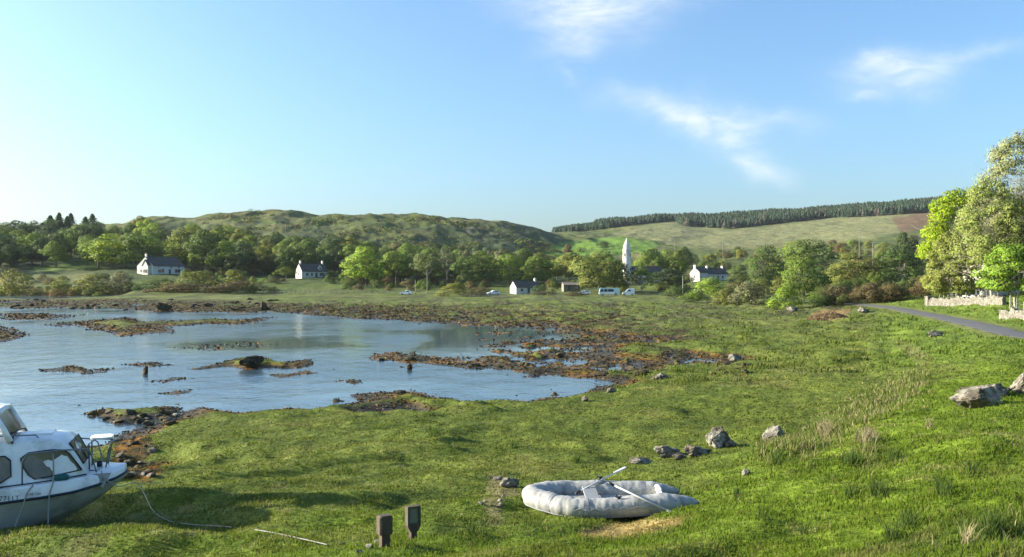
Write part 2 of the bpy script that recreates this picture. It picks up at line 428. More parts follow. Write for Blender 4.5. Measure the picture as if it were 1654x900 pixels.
def leafmat(name, transl=.26, use='object', hue=.05, val=.24, nmode=None):
    """foliage: colour from the object (or the Col attribute), varied per leaf"""
    m, t, out = nt(name)
    if use == 'object':
        oi = N(t, 'ShaderNodeObjectInfo'); base = oi.outputs['Color']
    else:
        base = N(t, 'ShaderNodeAttribute', attribute_name='Col').outputs['Color']
    g = N(t, 'ShaderNodeNewGeometry')
    hs = N(t, 'ShaderNodeHueSaturation')
    t.links.new(base, hs.inputs['Color'])
    ri = g.outputs['Random Per Island']
    mr = N(t, 'ShaderNodeMapRange'); mr.inputs['To Min'].default_value = 1 - val; mr.inputs['To Max'].default_value = 1 + val
    t.links.new(ri, mr.inputs['Value']); t.links.new(mr.outputs[0], hs.inputs['Value'])
    r2 = math_(t, 'FRACT', math_(t, 'MULTIPLY', ri, 17.31))
    mr2 = N(t, 'ShaderNodeMapRange'); mr2.inputs['To Min'].default_value = .5 - hue * .5; mr2.inputs['To Max'].default_value = .5 + hue * .5
    t.links.new(r2, mr2.inputs['Value']); t.links.new(mr2.outputs[0], hs.inputs['Hue'])
    d = N(t, 'ShaderNodeBsdfPrincipled', Roughness=.65); d.inputs['Specular IOR Level'].default_value = .12
    t.links.new(hs.outputs[0], d.inputs['Base Color'])
    nrm = None
    if nmode == 'puff':            # leaves lie along the clump they belong to
        an = N(t, 'ShaderNodeAttribute', attribute_name='puff'); vt = N(t, 'ShaderNodeVectorTransform', vector_type='NORMAL', convert_from='OBJECT', convert_to='WORLD')
        t.links.new(an.outputs['Vector'], vt.inputs[0]); src = vt.outputs[0]; k = .42
    elif nmode == 'turf':          # blades lie along the sward
        cx = N(t, 'ShaderNodeCombineXYZ'); cx.inputs[2].default_value = 1; src = cx.outputs[0]; k = .55
    if nmode:
        s1 = N(t, 'ShaderNodeVectorMath', operation='SCALE'); s1.inputs['Scale'].default_value = k; t.links.new(g.outputs['Normal'], s1.inputs[0])
        ad = N(t, 'ShaderNodeVectorMath', operation='ADD'); t.links.new(src, ad.inputs[0]); t.links.new(s1.outputs[0], ad.inputs[1])
        nz = N(t, 'ShaderNodeVectorMath', operation='NORMALIZE'); t.links.new(ad.outputs[0], nz.inputs[0]); nrm = nz.outputs[0]
        t.links.new(nrm, d.inputs['Normal'])
    tr = N(t, 'ShaderNodeBsdfTranslucent'); t.links.new(mixc(t, hs.outputs[0], (1.0, 1.0, .35), .25, 'MULTIPLY'), tr.inputs['Color'])
    mx = N(t, 'ShaderNodeMixShader'); mx.inputs[0].default_value = transl
    t.links.new(d.outputs[0], mx.inputs[1]); t.links.new(tr.outputs[0], mx.inputs[2])
    t.links.new(mx.outputs[0], out.inputs[0])
    return m

M = {}
M['leaf'] = leafmat('leaf', nmode='puff')
M['needle'] = leafmat('needle', .12)
M['blade'] = leafmat('grass_blade', .36, 'attr', .03, .16, 'turf')
M['weed'] = leafmat('seaweed', .1, 'attr', .03, .4)
M['bark'] = surf('bark', (.14, .12, .09), .9, .4, 6, .5, .05)
M['pale_bark'] = surf('pale_bark', (.34, .31, .25), .85, .35, 3, .5, .05, tint=(.12, .13, .07))
M['gel_white'] = surf('gelcoat_white', (.79, .785, .76), .32, .06, 5, .03, .004, spec=.5, tint=(.42, .42, .38), tscale=2.2)
M['gel_cream'] = surf('gelcoat_weathered', (.40, .40, .35), .5, .14, 4, .06, .006, tint=(.20, .19, .13), tscale=1.8)
M['rub'] = surf('rubber_dark_blue', (.012, .018, .035), .5, .3, 10)
M['dark_trim'] = surf('dark_trim', (.015, .017, .02), .45, .3, 10)
M['steel'] = surf('steel_rail', (.22, .23, .24), .35, .15, 20, .02, metal=.9)
M['galv'] = surf('galvanised', (.3, .31, .32), .5, .25, 20, .05, metal=.6)
M['white_paint'] = surf('white_paint', (.78, .77, .74), .5, .06, 6, .03)
M['teal'] = surf('teal_buoy', (.01, .09, .09), .5, .2, 6)
M['rope_pale'] = surf('rope_pale', (.30, .285, .24), .9, .25, 60, .3)
M['rope_green'] = surf('rope_grey', (.25, .27, .24), .9, .25, 60, .3)
M['pvc'] = surf('pvc_grey', (.35, .345, .32), .55, .13, 3.0, .12, .012, tint=(.20, .195, .17), tscale=6.0)
M['pvc_dark'] = surf('pvc_patch', (.21, .215, .22), .6, .15, 6, .1, .006)
M['oar'] = surf('oar_alloy', (.5, .5, .49), .4, .12, 10, .03)
M['wood_old'] = surf('weathered_timber', (.075, .055, .036), .95, .5, 14, .7, .014, tint=(.10, .085, .058), tscale=6)
M['plate'] = surf('slate_plate', (.14, .14, .11), .6, .3, 10, .2, tint=(.18, .19, .13), tscale=8)
M['post'] = surf('fence_timber', (.26, .23, .18), .9, .3, 8, .3)
M['render'] = surf('white_harling', (.58, .55, .48), .9, .07, 2.5, .2, .02, tint=(.55, .53, .47), tscale=.5)
M['slate'] = surf('slate_roof', (.082, .077, .072), .95, .3, 2.2, .25, .03, spec=.12, tint=(.11, .11, .095), tscale=.8)
M['brown_roof'] = surf('brown_roof', (.20, .17, .14), .9, .25, 2.2, .25, .03)
M['frame'] = surf('window_frame', (.6, .6, .58), .5, .05, 4)
M['door'] = surf('dark_door', (.05, .07, .06), .5, .2, 4)
M['stone_wall'] = surf('lichen_stone', (.16, .145, .115), .95, .5, 3.5, .8, .03, tint=(.30, .28, .23), tscale=2.4)
M['tower_stone'] = surf('tower_render', (.66, .63, .56), .9, .1, 1.2, .2, .03, tint=(.50, .46, .40), tscale=.35)
M['tyre'] = surf('tyre', (.02, .02, .02), .8, .2, 10)
M['rim'] = surf('wheel_rim', (.4, .4, .41), .4, .1, 10, metal=.7)
M['car_white'] = surf('car_white', (.74, .75, .75), .3, .03, 3, 0, coat=.5)
M['car_silver'] = surf('car_silver', (.5, .52, .54), .3, .03, 3, 0, metal=.3, coat=.5)
M['bus_teal'] = surf('bus_teal', (.36, .52, .49), .35, .05, 3, 0, coat=.4)
M['grey_shed'] = surf('shed_boards', (.07, .07, .065), .9, .25, 3, .2)
def glass(name, col=(.02, .025, .03), rough=.06):
    m, t, out = nt(name)
    p = N(t, 'ShaderNodeBsdfPrincipled', Roughness=rough); p.inputs['Base Color'].default_value = (*col, 1)
    p.inputs['Specular IOR Level'].default_value = .6
    tc = N(t, 'ShaderNodeTexCoord').outputs['Object']
    t.links.new(bump(t, noise(t, tc, 1.2, 2), .05, .05), p.inputs['Normal'])
    t.links.new(p.outputs[0], out.inputs[0]); return m
M['pane'] = glass('window_glass')
def clear(name, col=(.75, .72, .66), film=.12):
    m, t, out = nt(name)
    tr = N(t, 'ShaderNodeBsdfTransparent'); tr.inputs[0].default_value = (*col, 1)
    gl = N(t, 'ShaderNodeBsdfGlossy', Roughness=.08); gl.inputs[0].default_value = (.9, .9, .9, 1)
    fr = N(t, 'ShaderNodeFresnel', IOR=1.45)
    tc = N(t, 'ShaderNodeTexCoord').outputs['Object']
    dn = noise(t, tc, 5, 4)
    df = N(t, 'ShaderNodeBsdfDiffuse'); df.inputs[0].default_value = (.20, .18, .14, 1)
    m1 = N(t, 'ShaderNodeMixShader'); t.links.new(ramp(t, dn, [(.3, (film,) * 3), (.8, (min(1, film * 2.2),) * 3)]), m1.inputs[0])
    t.links.new(tr.outputs[0], m1.inputs[1]); t.links.new(df.outputs[0], m1.inputs[2])
    m2 = N(t, 'ShaderNodeMixShader'); t.links.new(fr.outputs[0], m2.inputs[0])
    t.links.new(m1.outputs[0], m2.inputs[1]); t.links.new(gl.outputs[0], m2.inputs[2])
    t.links.new(m2.outputs[0], out.inputs[0]); return m
M['perspex'] = clear('perspex')

def rockmat(name, a, b, lich):
    m, t, out = nt(name)
    g = N(t, 'ShaderNodeNewGeometry').outputs['Position']
    n1 = noise(t, g, 3.2, 7, .65); n2 = noise(t, g, 1.6, 5, .6, .6); n3 = noise(t, g, 14, 4, .6)
    c = ramp(t, n1, [(.3, a), (.7, b)])
    c = mixc(t, c, lich, ramp(t, n2, [(.47, (0, 0, 0)), (.58, (1, 1, 1))]))
    c = mixc(t, c, (.03, .03, .025), ramp(t, n3, [(.34, (.85, .85, .85)), (.47, (0, 0, 0))]))
    p = N(t, 'ShaderNodeBsdfPrincipled', Roughness=.95); p.inputs['Specular IOR Level'].default_value = .2
    t.links.new(c, p.inputs['Base Color'])
    t.links.new(bump(t, math_(t, 'ADD', n1, math_(t, 'MULTIPLY', n3, .4)), .8, .05), p.inputs['Normal'])
    t.links.new(p.outputs[0], out.inputs[0]); return m
M['rock'] = rockmat('lichen_rock', (.055, .046, .034), (.16, .136, .10), (.27, .25, .20))
M['rock_dark'] = rockmat('weedy_rock', (.025, .022, .016), (.07, .058, .035), (.10, .075, .03))

def terrain_mat():
    m, t, out = nt('terrain_ground')
    col = N(t, 'ShaderNodeAttribute', attribute_name='Col').outputs['Color']
    g = N(t, 'ShaderNodeNewGeometry').outputs['Position']
    n1 = noise(t, g, 7.0, 6, .7); n2 = noise(t, g, .55, 6, .65); n3 = noise(t, g, .06, 6, .65)
    c = mixc(t, col, ramp(t, n1, [(.3, (.55, .55, .5)), (.7, (1.45, 1.45, 1.3))]), .8, 'MULTIPLY')
    c = mixc(t, c, ramp(t, n2, [(.3, (.62, .66, .62)), (.7, (1.4, 1.34, 1.3))]), .75, 'MULTIPLY')
    c = mixc(t, c, ramp(t, n3, [(.35, (.7, .75, .72)), (.66, (1.3, 1.25, 1.2))]), .4, 'MULTIPLY')
    p = N(t, 'ShaderNodeBsdfPrincipled', Roughness=.95); p.inputs['Specular IOR Level'].default_value = .12
    sep = N(t, 'ShaderNodeSeparateXYZ'); t.links.new(g, sep.inputs[0])
    wet = ramp(t, math_(t, 'ADD', sep.outputs['Z'], math_(t, 'MULTIPLY', n2, .1)), [(.08, (.38,) * 3), (.2, (.95,) * 3)])
    t.links.new(wet, p.inputs['Roughness'])
    t.links.new(c, p.inputs['Base Color'])
    h = math_(t, 'ADD', math_(t, 'MULTIPLY', n1, .12), math_(t, 'MULTIPLY', n2, .6))
    h = math_(t, 'ADD', h, math_(t, 'MULTIPLY', n3, 3.0))
    t.links.new(bump(t, h, .6, .7), p.inputs['Normal'])
    t.links.new(p.outputs[0], out.inputs[0]); return m
M['terrain'] = terrain_mat()

def water_mat():
    m, t, out = nt('tidal_water')
    g = N(t, 'ShaderNodeNewGeometry').outputs['Position']
    mp = N(t, 'ShaderNodeMapping'); mp.inputs['Scale'].default_value = (1, .7, 1); t.links.new(g, mp.inputs[0]); v = mp.outputs[0]
    n1 = noise(t, v, 2.2, 4, .6); n2 = noise(t, v, .45, 3, .5)
    patch = N(t, 'ShaderNodeAttribute', attribute_name='calm').outputs['Fac']
    pn = ramp(t, noise(t, v, .06, 4, .6), [(.36, (.25,) * 3), (.60, (1, 1, 1))])
    st = math_(t, 'MULTIPLY', math_(t, 'SUBTRACT', 1.0, math_(t, 'MULTIPLY', patch, .93)), pn)
    h = math_(t, 'ADD', math_(t, 'MULTIPLY', n1, .5), n2)
    b = N(t, 'ShaderNodeBump'); b.inputs['Distance'].default_value = .13
    t.links.new(h, b.inputs['Height']); t.links.new(st, b.inputs['Strength'])
    p = N(t, 'ShaderNodeBsdfPrincipled', Roughness=.1); p.inputs['IOR'].default_value = 2.9
    p.inputs['Base Color'].default_value = (.046, .078, .104, 1)
    t.links.new(b.outputs['Normal'], p.inputs['Normal'])
    t.links.new(math_(t, 'ADD', math_(t, 'MULTIPLY', st, .12), .02), p.inputs['Roughness'])
    t.links.new(p.outputs[0], out.inputs[0]); return m
M['water'] = water_mat()
M['road'] = surf('asphalt', (.075, .075, .078), .9, .25, 3, .3, .01, coord='Object', tint=(.09, .088, .08), tscale=.6)
# ------------------------------------------------------------------ land, water, sky, camera
def px_of(X, Y):
    Ye = np.maximum(Y, 1.0); return X / Ye * F + CX
def py_of(Y, z):
    return CY - (z - CAMZ) / np.maximum(Y, 1.0) * F
def inpoly(poly, px, py, feather=6.0):
    d = sdist(np.array(poly, float), px, py); return sst(-feather, feather, d)
def mix3(a, b, w): return a * (1 - w[:, None]) + np.asarray(b)[None, :] * w[:, None]

FIELDS = [ # photo polygons of the brighter pastures, colour
 ([(868,408),(905,392),(960,386),(1002,382),(1066,392),(1052,404),(1000,412),(930,414),(880,418)], (.10,.175,.028)),
 ([(55,432),(110,424),(165,420),(172,430),(120,436),(60,440)], (.12,.17,.035)),
 ([(15,440),(70,436),(60,452),(20,458)], (.11,.125,.05)),
 ([(80,446),(150,440),(130,456),(80,462)], (.14,.15,.06)),
 ([(400,446),(440,445),(450,455),(405,458)], (.10,.15,.03)),
 ([(540,372),(600,368),(700,372),(640,388),(560,384)], (.09,.10,.035)),
]
def land_cols(X, Y, z):
    px = px_of(X, Y); py = py_of(Y, z); r = np.hypot(X, Y)
    n1 = fbm(X / 3.1, Y / 4.2, 101, 4); n2 = fbm(X / 14, Y / 22, 103, 4); n3 = fbm(X / 60, Y / 85, 105, 5); n0 = fbm(X / .7, Y / .8, 107, 3)
    up = sst(1.8, 2.7, z + .3 * n1)
    c = mix3(np.tile([.096, .124, .022], (len(X), 1)), (.108, .158, .015), up)
    c = mix3(c, (.155, .15, .042), .5 * sst(.1, .5, n1 + .35 * n2) * (1 - .4 * up))
    c = mix3(c, (.066, .094, .017), .7 * sst(.12, .45, -n1))
    c = mix3(c, (.19, .165, .075), .45 * sst(.28, .55, n0 * .7 + n2 * .7))
    # the far meadow is duller
    mid = sst(70, 170, r) * (1 - sst(300, 400, r))
    c = mix3(c, (.092, .108, .042), .8 * mid * sst(-.4, .4, n2))
    c = mix3(c, (.062, .06, .03), mid * sst(.02, .25, fbm(X / 9, Y / 26, 111, 5, .65)) * .9)
    c = mix3(c, (.15, .16, .055), mid * sst(.10, .3, fbm(X / 11, Y / 34, 112, 5, .6)) * .8)
    # road verge on the right stays bright
    vr = sst(1380, 1470, px) * sst(45, 60, r) * (1 - sst(180, 230, r))
    c = mix3(c, (.115, .17, .025), .8 * vr)
    # hills
    far = sst(300, 430, r)
    hill = np.tile([.085, .105, .034], (len(X), 1))
    hill = mix3(hill, (.13, .13, .05), sst(-.05, .35, n3))
    low_h = sst(352, 392, py) * (px < 1000)
    hill = mix3(hill, (.045, .066, .028), .85 * sst(.10, .30, .6 * fbm(X / 45, Y / 75, 113, 4, .5) + .26 * low_h))
    hill = mix3(hill, (.045, .064, .028), .85 * inpoly([(740,362),(800,358),(890,378),(925,392),(860,412),(780,410),(720,392)], px, py + 5 * n2, 7) * (r > 500))
    hill = mix3(hill, (.10, .08, .046), .5 * sst(.12, .35, fbm(X / 45, Y / 60, 117, 5, .6)))
    hill = mix3(hill, (.15, .145, .125), .8 * sst(.25, .4, fbm(X / 14, Y / 11, 119, 5, .65)) * sst(560, 700, r) * (px < 900))
    cut = inpoly([(990,378),(1100,354),(1180,372),(1250,364),(1340,352),(1460,342),(1500,350),(1470,372),(1400,388),(1280,392),(1180,402),(1110,400),(1050,388)], px, py, 5) * (r > 500)
    hill = mix3(hill, (.175, .18, .085), .92 * cut)
    hill = mix3(hill, (.085, .08, .05), cut * .75 * sst(.02, .35, fbm(X / 4, Y / 22, 121, 5, .75)))
    hill = mix3(hill, (.24, .23, .14), cut * .6 * sst(.15, .4, fbm(X / 5, Y / 30, 123, 4, .7)))
    hill = mix3(hill, (.125, .078, .052), inpoly([(1440,352),(1500,342),(1520,345),(1510,368),(1455,376)], px, py, 4) * (r > 500) * .9)
    for poly, cc in FIELDS:
        hill = mix3(hill, cc, inpoly(poly, px, py, 2.5) * (r > 330) * .95)
    c = c * (1 - far[:, None]) + hill * far[:, None]
    # shore: mud, brown weed
    low = (r < 420) & (Y > 8)
    w = np.where(low, 1 - sst(.13, .30, z + .10 * n1 + .06 * n0), 0)
    shore_c = mix3(np.tile([.062, .046, .022], (len(X), 1)), (.17, .085, .015), sst(.0, .35, n1 + .3 * n0))
    shore_c = mix3(shore_c, (.030, .028, .024), sst(.0, .4, -n1 + .4 * n2))
    shore_c = mix3(shore_c, (.10, .095, .085), .8 * sst(.25, .5, fbm(X / 1.3, Y / 1.1, 125, 4)))
    c = c * (1 - w[:, None]) + shore_c * w[:, None]
    strip = inpoly([(-300,486),(180,483),(330,485),(480,490),(600,496),(700,504),(730,522),(640,518),(560,512),(430,505),(200,500),(-300,498)], px, py, 2.0) * (Y > 90) * (r < 420)
    br = mix3(np.tile([.036, .029, .018], (len(X), 1)), (.085, .058, .022), sst(-.1, .35, fbm(X / 2.5, Y / 6, 131, 4)))
    br = mix3(br, (.085, .10, .032), sst(.05, .25, fbm(X / 5, Y / 14, 133, 4)))
    c = c * (1 - (.92 * strip)[:, None]) + br * (.92 * strip)[:, None]
    strip2 = inpoly([(690,500),(800,500),(960,512),(1090,528),(1180,548),(1100,556),(1060,542),(900,526),(740,523)], px, py, 2.5) * (Y > 60) * (r < 420) * sst(-.2, .25, fbm(X / 4, Y / 9, 135, 5, .6))
    c = c * (1 - (.85 * strip2)[:, None]) + br * (.85 * strip2)[:, None]
    gul = inpoly([(184,704),(236,708),(256,726),(232,744),(266,762),(244,778),(196,774),(180,740)], px + 14 * n0, py + 8 * n1, 5) * (Y < 40) * (Y > 12)
    c = mix3(c, (.055, .045, .025), .9 * gul); c = mix3(c, (.19, .085, .014), gul * sst(-.05, .3, n0 + .4 * n1))
    # bleached straw where a boat lay, trodden track, heap of cut bracken
    nn = n0 * 5 + n1 * 4
    near_ok = (Y < 35) & (Y > 6)
    c = mix3(c, (.27, .195, .085), near_ok * .9 * inpoly([(938,858),(985,846),(1050,838),(1110,834),(1098,850),(1040,864),(990,872),(945,870)], px + nn * 2, py + nn, 6))
    c = mix3(c, (.20, .17, .10), .7 * near_ok * inpoly([(790,768),(835,775),(830,800),(800,840),(770,845),(790,810)], px + nn * 4, py + nn * 3, 8))
    tr = inpoly([(1440,548),(1468,553),(1500,575),(1512,592),(1490,600),(1478,585),(1455,565)], px + nn * 3, py + nn * 2, 5) * (Y < 120) * (Y > 20)
    c = mix3(c, (.22, .175, .10), .65 * tr * sst(-.3, .3, n0))
    c = mix3(c, (.24, .16, .085), .85 * (Y < 260) * (Y > 60) * inpoly([(1310,506),(1330,500),(1375,500),(1368,512),(1340,518),(1318,516)], px + nn, py, 3))
    rd = polydist(ROAD, X, Y)
    c = mix3(c, (.075, .07, .06), (1 - sst(1.0, 1.3, rd)))
    c = mix3(c, (.15, .145, .06), .6 * sst(1.05, 1.3, rd) * (1 - sst(1.5, 2.5, rd)))
    return np.clip(c * (1 + .25 * n0)[:, None], .004, .6)

def build_land():
    th = np.concatenate([np.linspace(-180, -62, 40)[:-1], np.linspace(-62, -34, 90)[:-1], np.linspace(-34, 34, 900)[:-1], np.linspace(34, 62, 90)[:-1], np.linspace(62, 180, 40)])
    rr = np.concatenate([[0.02, .4, 1, 2, 3], np.exp(np.linspace(math.log(4), math.log(9), 50))[:-1], np.exp(np.linspace(math.log(9), math.log(150), 360))[:-1], np.exp(np.linspace(math.log(150), math.log(450), 130))[:-1], np.exp(np.linspace(math.log(450), math.log(1500), 190))[:-1], np.exp(np.linspace(math.log(1500), math.log(3000), 14))])
    T, Rr = np.meshgrid(np.radians(th), rr)
    X = (Rr * np.sin(T)).ravel(); Y = (Rr * np.cos(T)).ravel()
    z = np.empty_like(X); col = np.empty((len(X), 3))
    for a in range(0, len(X), 60000):
        b = slice(a, a + 60000)
        z[b] = H(X[b], Y[b]); col[b] = land_cols(X[b], Y[b], z[b])
    V = np.stack([X, Y, z], 1)
    nr, nc = Rr.shape
    def strip(i0, i1):
        i = np.arange(i0, i1 - 1)[:, None] * nc + np.arange(nc - 1)[None, :]
        return np.stack([i, i + 1, i + nc + 1, i + nc], -1).reshape(-1, 4)
    cut = int(np.searchsorted(rr, 380))
    for name, i0, i1 in (('ground', 0, cut + 1), ('hills', cut, nr)):
        Fq = strip(i0, i1) - i0 * nc
        o = obj(name, mesh_np(name, V[i0 * nc:i1 * nc], Fq[:, ::-1].copy(), M['terrain'], True, col[i0 * nc:i1 * nc]))
        tag(o, kind='structure')
build_land()

def build_water():
    th = np.radians(np.linspace(-50, 22, 260)); rr = np.exp(np.linspace(math.log(17), math.log(520), 260))
    T, Rr = np.meshgrid(th, rr)
    X = (Rr * np.sin(T)).ravel(); Y = (Rr * np.cos(T)).ravel()
    px = px_of(X, Y); py = py_of(Y, 0)
    py = py + 5 * fbm(X / 9, Y / 22, 141, 4); px = px + 40 * fbm(X / 12, Y / 25, 143, 4)
    calm = np.maximum(inpoly([(235,556),(300,546),(400,542),(480,543),(560,548),(610,556),(600,566),(500,570),(400,574),(280,574)], px, py, 12), inpoly([(650,575),(690,530),(760,522),(1100,530),(1100,562),(860,580)], px, py, 14))
    calm = np.maximum(calm, inpoly([(1050,572),(1190,572),(1190,596),(900,604),(900,575)], px, py, 6) * .4)
    calm = np.maximum(calm, inpoly([(-200,495),(460,503),(700,521),(700,526),(440,513),(-200,502)], px, py, 3) * .0)
    nr, nc = Rr.shape
    i = np.arange(nr - 1)[:, None] * nc + np.arange(nc - 1)[None, :]
    Fq = np.stack([i, i + nc, i + nc + 1, i + 1], -1).reshape(-1, 4)[:, ::-1].copy()
    me = mesh_np('water', np.stack([X, Y, np.zeros_like(X)], 1), Fq, M['water'], True)
    a = me.attributes.new('calm', 'FLOAT', 'POINT'); a.data.foreach_set('value', calm.astype(np.float32))
    tag(obj('water', me), kind='structure')
build_water()

def build_road():
    d = np.gradient(ROAD, axis=0); d /= np.linalg.norm(d, axis=1)[:, None]; nrm = np.stack([-d[:, 1], d[:, 0]], 1)
    W = 1.0; offs = [-W, -W * .5, 0, W * .5, W]; V = []; Fc = []
    for i, (p, n) in enumerate(zip(ROAD, nrm)):
        zc = base_h(np.array([p[0]]), np.array([p[1]]))[0]
        for k, o in enumerate(offs):
            x, y = p + n * (o + (.12 * math.sin(i * 1.3 + k) if abs(o) == W else 0)); g = gz(x, y)
            V.append((x, y, max(g, zc - .3) + .03 + .03 * (1 - (o / W) ** 2)))
    for i in range(len(ROAD) - 1):
        for k in range(4):
            a = i * 5 + k; Fc.append((a, a + 1, a + 6, a + 5))
    n0 = len(V)                                   # skirts so that the edge has thickness
    for i in range(len(ROAD)):
        for k in (0, 4):
            v = V[i * 5 + k]; V.append((v[0], v[1], v[2] - .12))
    for i in range(len(ROAD) - 1):
        Fc.append((i * 5, i * 5 + 5, n0 + 2 * i + 2, n0 + 2 * i)); Fc.append((i * 5 + 4, n0 + 2 * i + 1, n0 + 2 * i + 3, i * 5 + 9))
    tag(obj('road', mesh_np('road', V, Fc, M['road'], False)), kind='structure')
build_road()

SUN_AZ, SUN_EL = 81.0, 19.0      # degrees left of the view direction, elevation
def sky_and_camera():
    w = bpy.data.worlds.new('World'); scene.world = w; w.use_nodes = True
    t = w.node_tree; t.nodes.clear()
    out = t.nodes.new('ShaderNodeOutputWorld'); bg = t.nodes.new('ShaderNodeBackground')
    sky = N(t, 'ShaderNodeTexSky', sky_type='NISHITA', sun_disc=False)
    sky.sun_elevation = R(SUN_EL); sky.sun_rotation = R(-SUN_AZ)
    sky.air_density = AIR; sky.dust_density = DUST; sky.ozone_density = OZONE; sky.altitude = 0
    tc = N(t, 'ShaderNodeTexCoord').outputs['Generated']
    sep = N(t, 'ShaderNodeSeparateXYZ'); t.links.new(tc, sep.inputs[0])
    yy = math_(t, 'MAXIMUM', sep.outputs['Y'], .05)
    U = math_(t, 'DIVIDE', sep.outputs['X'], yy); Vv = math_(t, 'DIVIDE', sep.outputs['Z'], yy)
    cmb = N(t, 'ShaderNodeCombineXYZ'); t.links.new(U, cmb.inputs[0]); t.links.new(Vv, cmb.inputs[1])
    tot = None
    # (photo x, y, half length, half width, tilt, strength)
    for px, py, a, b, an, k in CLOUDS:
        mp = N(t, 'ShaderNodeMapping', vector_type='TEXTURE')
        mp.inputs['Location'].default_value = ((px - CX) / F, (CY - py) / F, 0)
        mp.inputs['Rotation'].default_value = (0, 0, R(an)); mp.inputs['Scale'].default_value = (a / F, b / F, 1)
        wob = N(t, 'ShaderNodeVectorMath', operation='ADD')
        wn = N(t, 'ShaderNodeTexNoise'); wn.inputs['Scale'].default_value = 16; wn.inputs['Detail'].default_value = 4
        t.links.new(cmb.outputs[0], wn.inputs['Vector'])
        sc = N(t, 'ShaderNodeVectorMath', operation='SCALE'); sc.inputs['Scale'].default_value = .05
        sb = N(t, 'ShaderNodeVectorMath', operation='SUBTRACT'); sb.inputs[1].default_value = (.5, .5, .5)
        t.links.new(wn.outputs['Color'], sb.inputs[0]); t.links.new(sb.outputs[0], sc.inputs[0])
        t.links.new(cmb.outputs[0], wob.inputs[0]); t.links.new(sc.outputs[0], wob.inputs[1])
        t.links.new(wob.outputs[0], mp.inputs[0])
        ln = N(t, 'ShaderNodeVectorMath', operation='LENGTH'); t.links.new(mp.outputs[0], ln.inputs[0])
        e = math_(t, 'MULTIPLY', math_(t, 'POWER', 2.718, math_(t, 'MULTIPLY', math_(t, 'POWER', ln.outputs['Value'], 2.0), -1.3)), k)
        tot = e if tot is None else math_(t, 'ADD', tot, e)
    mp = N(t, 'ShaderNodeMapping'); mp.inputs['Rotation'].default_value = (0, 0, R(6)); mp.inputs['Scale'].default_value = (8, 24, 1)
    t.links.new(cmb.outputs[0], mp.inputs[0])
    fine = noise(t, mp.outputs[0], 1.0, 8, .62, 1.2)
    mp2 = N(t, 'ShaderNodeMapping'); mp2.inputs['Rotation'].default_value = (0, 0, R(-12)); mp2.inputs['Scale'].default_value = (22, 60, 1)
    t.links.new(cmb.outputs[0], mp2.inputs[0])
    wisp = noise(t, mp2.outputs[0], 1.0, 6, .6, .8)
    nz = math_(t, 'ADD', math_(t, 'MULTIPLY', fine, .75), math_(t, 'MULTIPLY', wisp, .45))
    dens = math_(t, 'MULTIPLY', tot, ramp(t, nz, [(.40, (.12,) * 3), (.78, (1, 1, 1))]))
    dens = math_(t, 'MULTIPLY', math_(t, 'MINIMUM', dens, .95), .80)
    c = mixc(t, mixc(t, sky.outputs[0], (.93, 1.03, 1.03), 1.0, 'MULTIPLY'), tuple(CLOUDC), dens)
    t.links.new(c, bg.inputs[0]); bg.inputs[1].default_value = SKY_STR
    t.links.new(bg.outputs[0], out.inputs[0])
    L = bpy.data.lights.new('sun', 'SUN'); L.energy = SUN_STR; L.angle = R(.53); L.color = (1, .92, .76)
    so = obj('sun', L)
    d = Vector((-math.sin(R(SUN_AZ)) * math.cos(R(SUN_EL)), math.cos(R(SUN_AZ)) * math.cos(R(SUN_EL)), math.sin(R(SUN_EL))))
    so.rotation_euler = d.to_track_quat('Z', 'Y').to_euler()
    so.location = (0, 0, 60)
    cam = bpy.data.cameras.new('camera'); co = obj('camera', cam)
    cam.sensor_width = 36; cam.lens = 36 * F / 1654.0; cam.clip_end = 20000; cam.clip_start = .1
    co.location = (0, 0, CAMZ); co.rotation_euler = (R(90), 0, 0)
    scene.camera = co
    vs = scene.view_settings; vs.view_transform = 'Standard'; vs.look = 'None'; vs.gamma = 1; vs.exposure = EXPO; vs.use_curve_mapping = False
    scene.render.engine = 'CYCLES'
    cy = scene.cycles; cy.max_bounces = 6; cy.diffuse_bounces = 2; cy.glossy_bounces = 3; cy.transmission_bounces = 4; cy.transparent_max_bounces = 8; cy.volume_bounces = 0
    cy.caustics_reflective = False; cy.caustics_refractive = False
    cy.use_denoising = True
AIR, DUST, OZONE = 1.0, 2.5, 4.4
SKY_STR, SUN_STR, EXPO = .104, 5.0, 1.48
CLOUDC = (3.5, 3.75, 3.95)
CLOUDS = [(930,10,130,46,-4,.85),(930,70,70,40,20,.6),(1010,5,140,24,4,.5),(1065,168,100,26,-14,.75),(1145,203,85,36,-20,.95),(1220,258,80,22,-26,.6),(1225,197,110,18,-2,.5),
          (1460,125,90,38,6,.85),(1430,102,85,18,10,.6),(1560,95,105,18,10,.5),(1395,160,25,10,0,.4),(915,122,22,12,-40,.4)]
sky_and_camera()
# ------------------------------------------------------------------ trees and shrubs
def quads(P, Nn, size, g, aspect=.62):
    """leaf quads centred on P, facing Nn"""
    n = len(P)
    r = g.normal(size=(n, 3)); a = np.cross(Nn, r); a /= np.linalg.norm(a, axis=1)[:, None] + 1e-9
    b = np.cross(Nn, a)
    s = (size * g.uniform(.6, 1.35, n))[:, None]
    V = np.stack([P - a * s, P - b * s * aspect, P + a * s, P + b * s * aspect], 1).reshape(-1, 3)
    return V, np.arange(4 * n).reshape(n, 4)

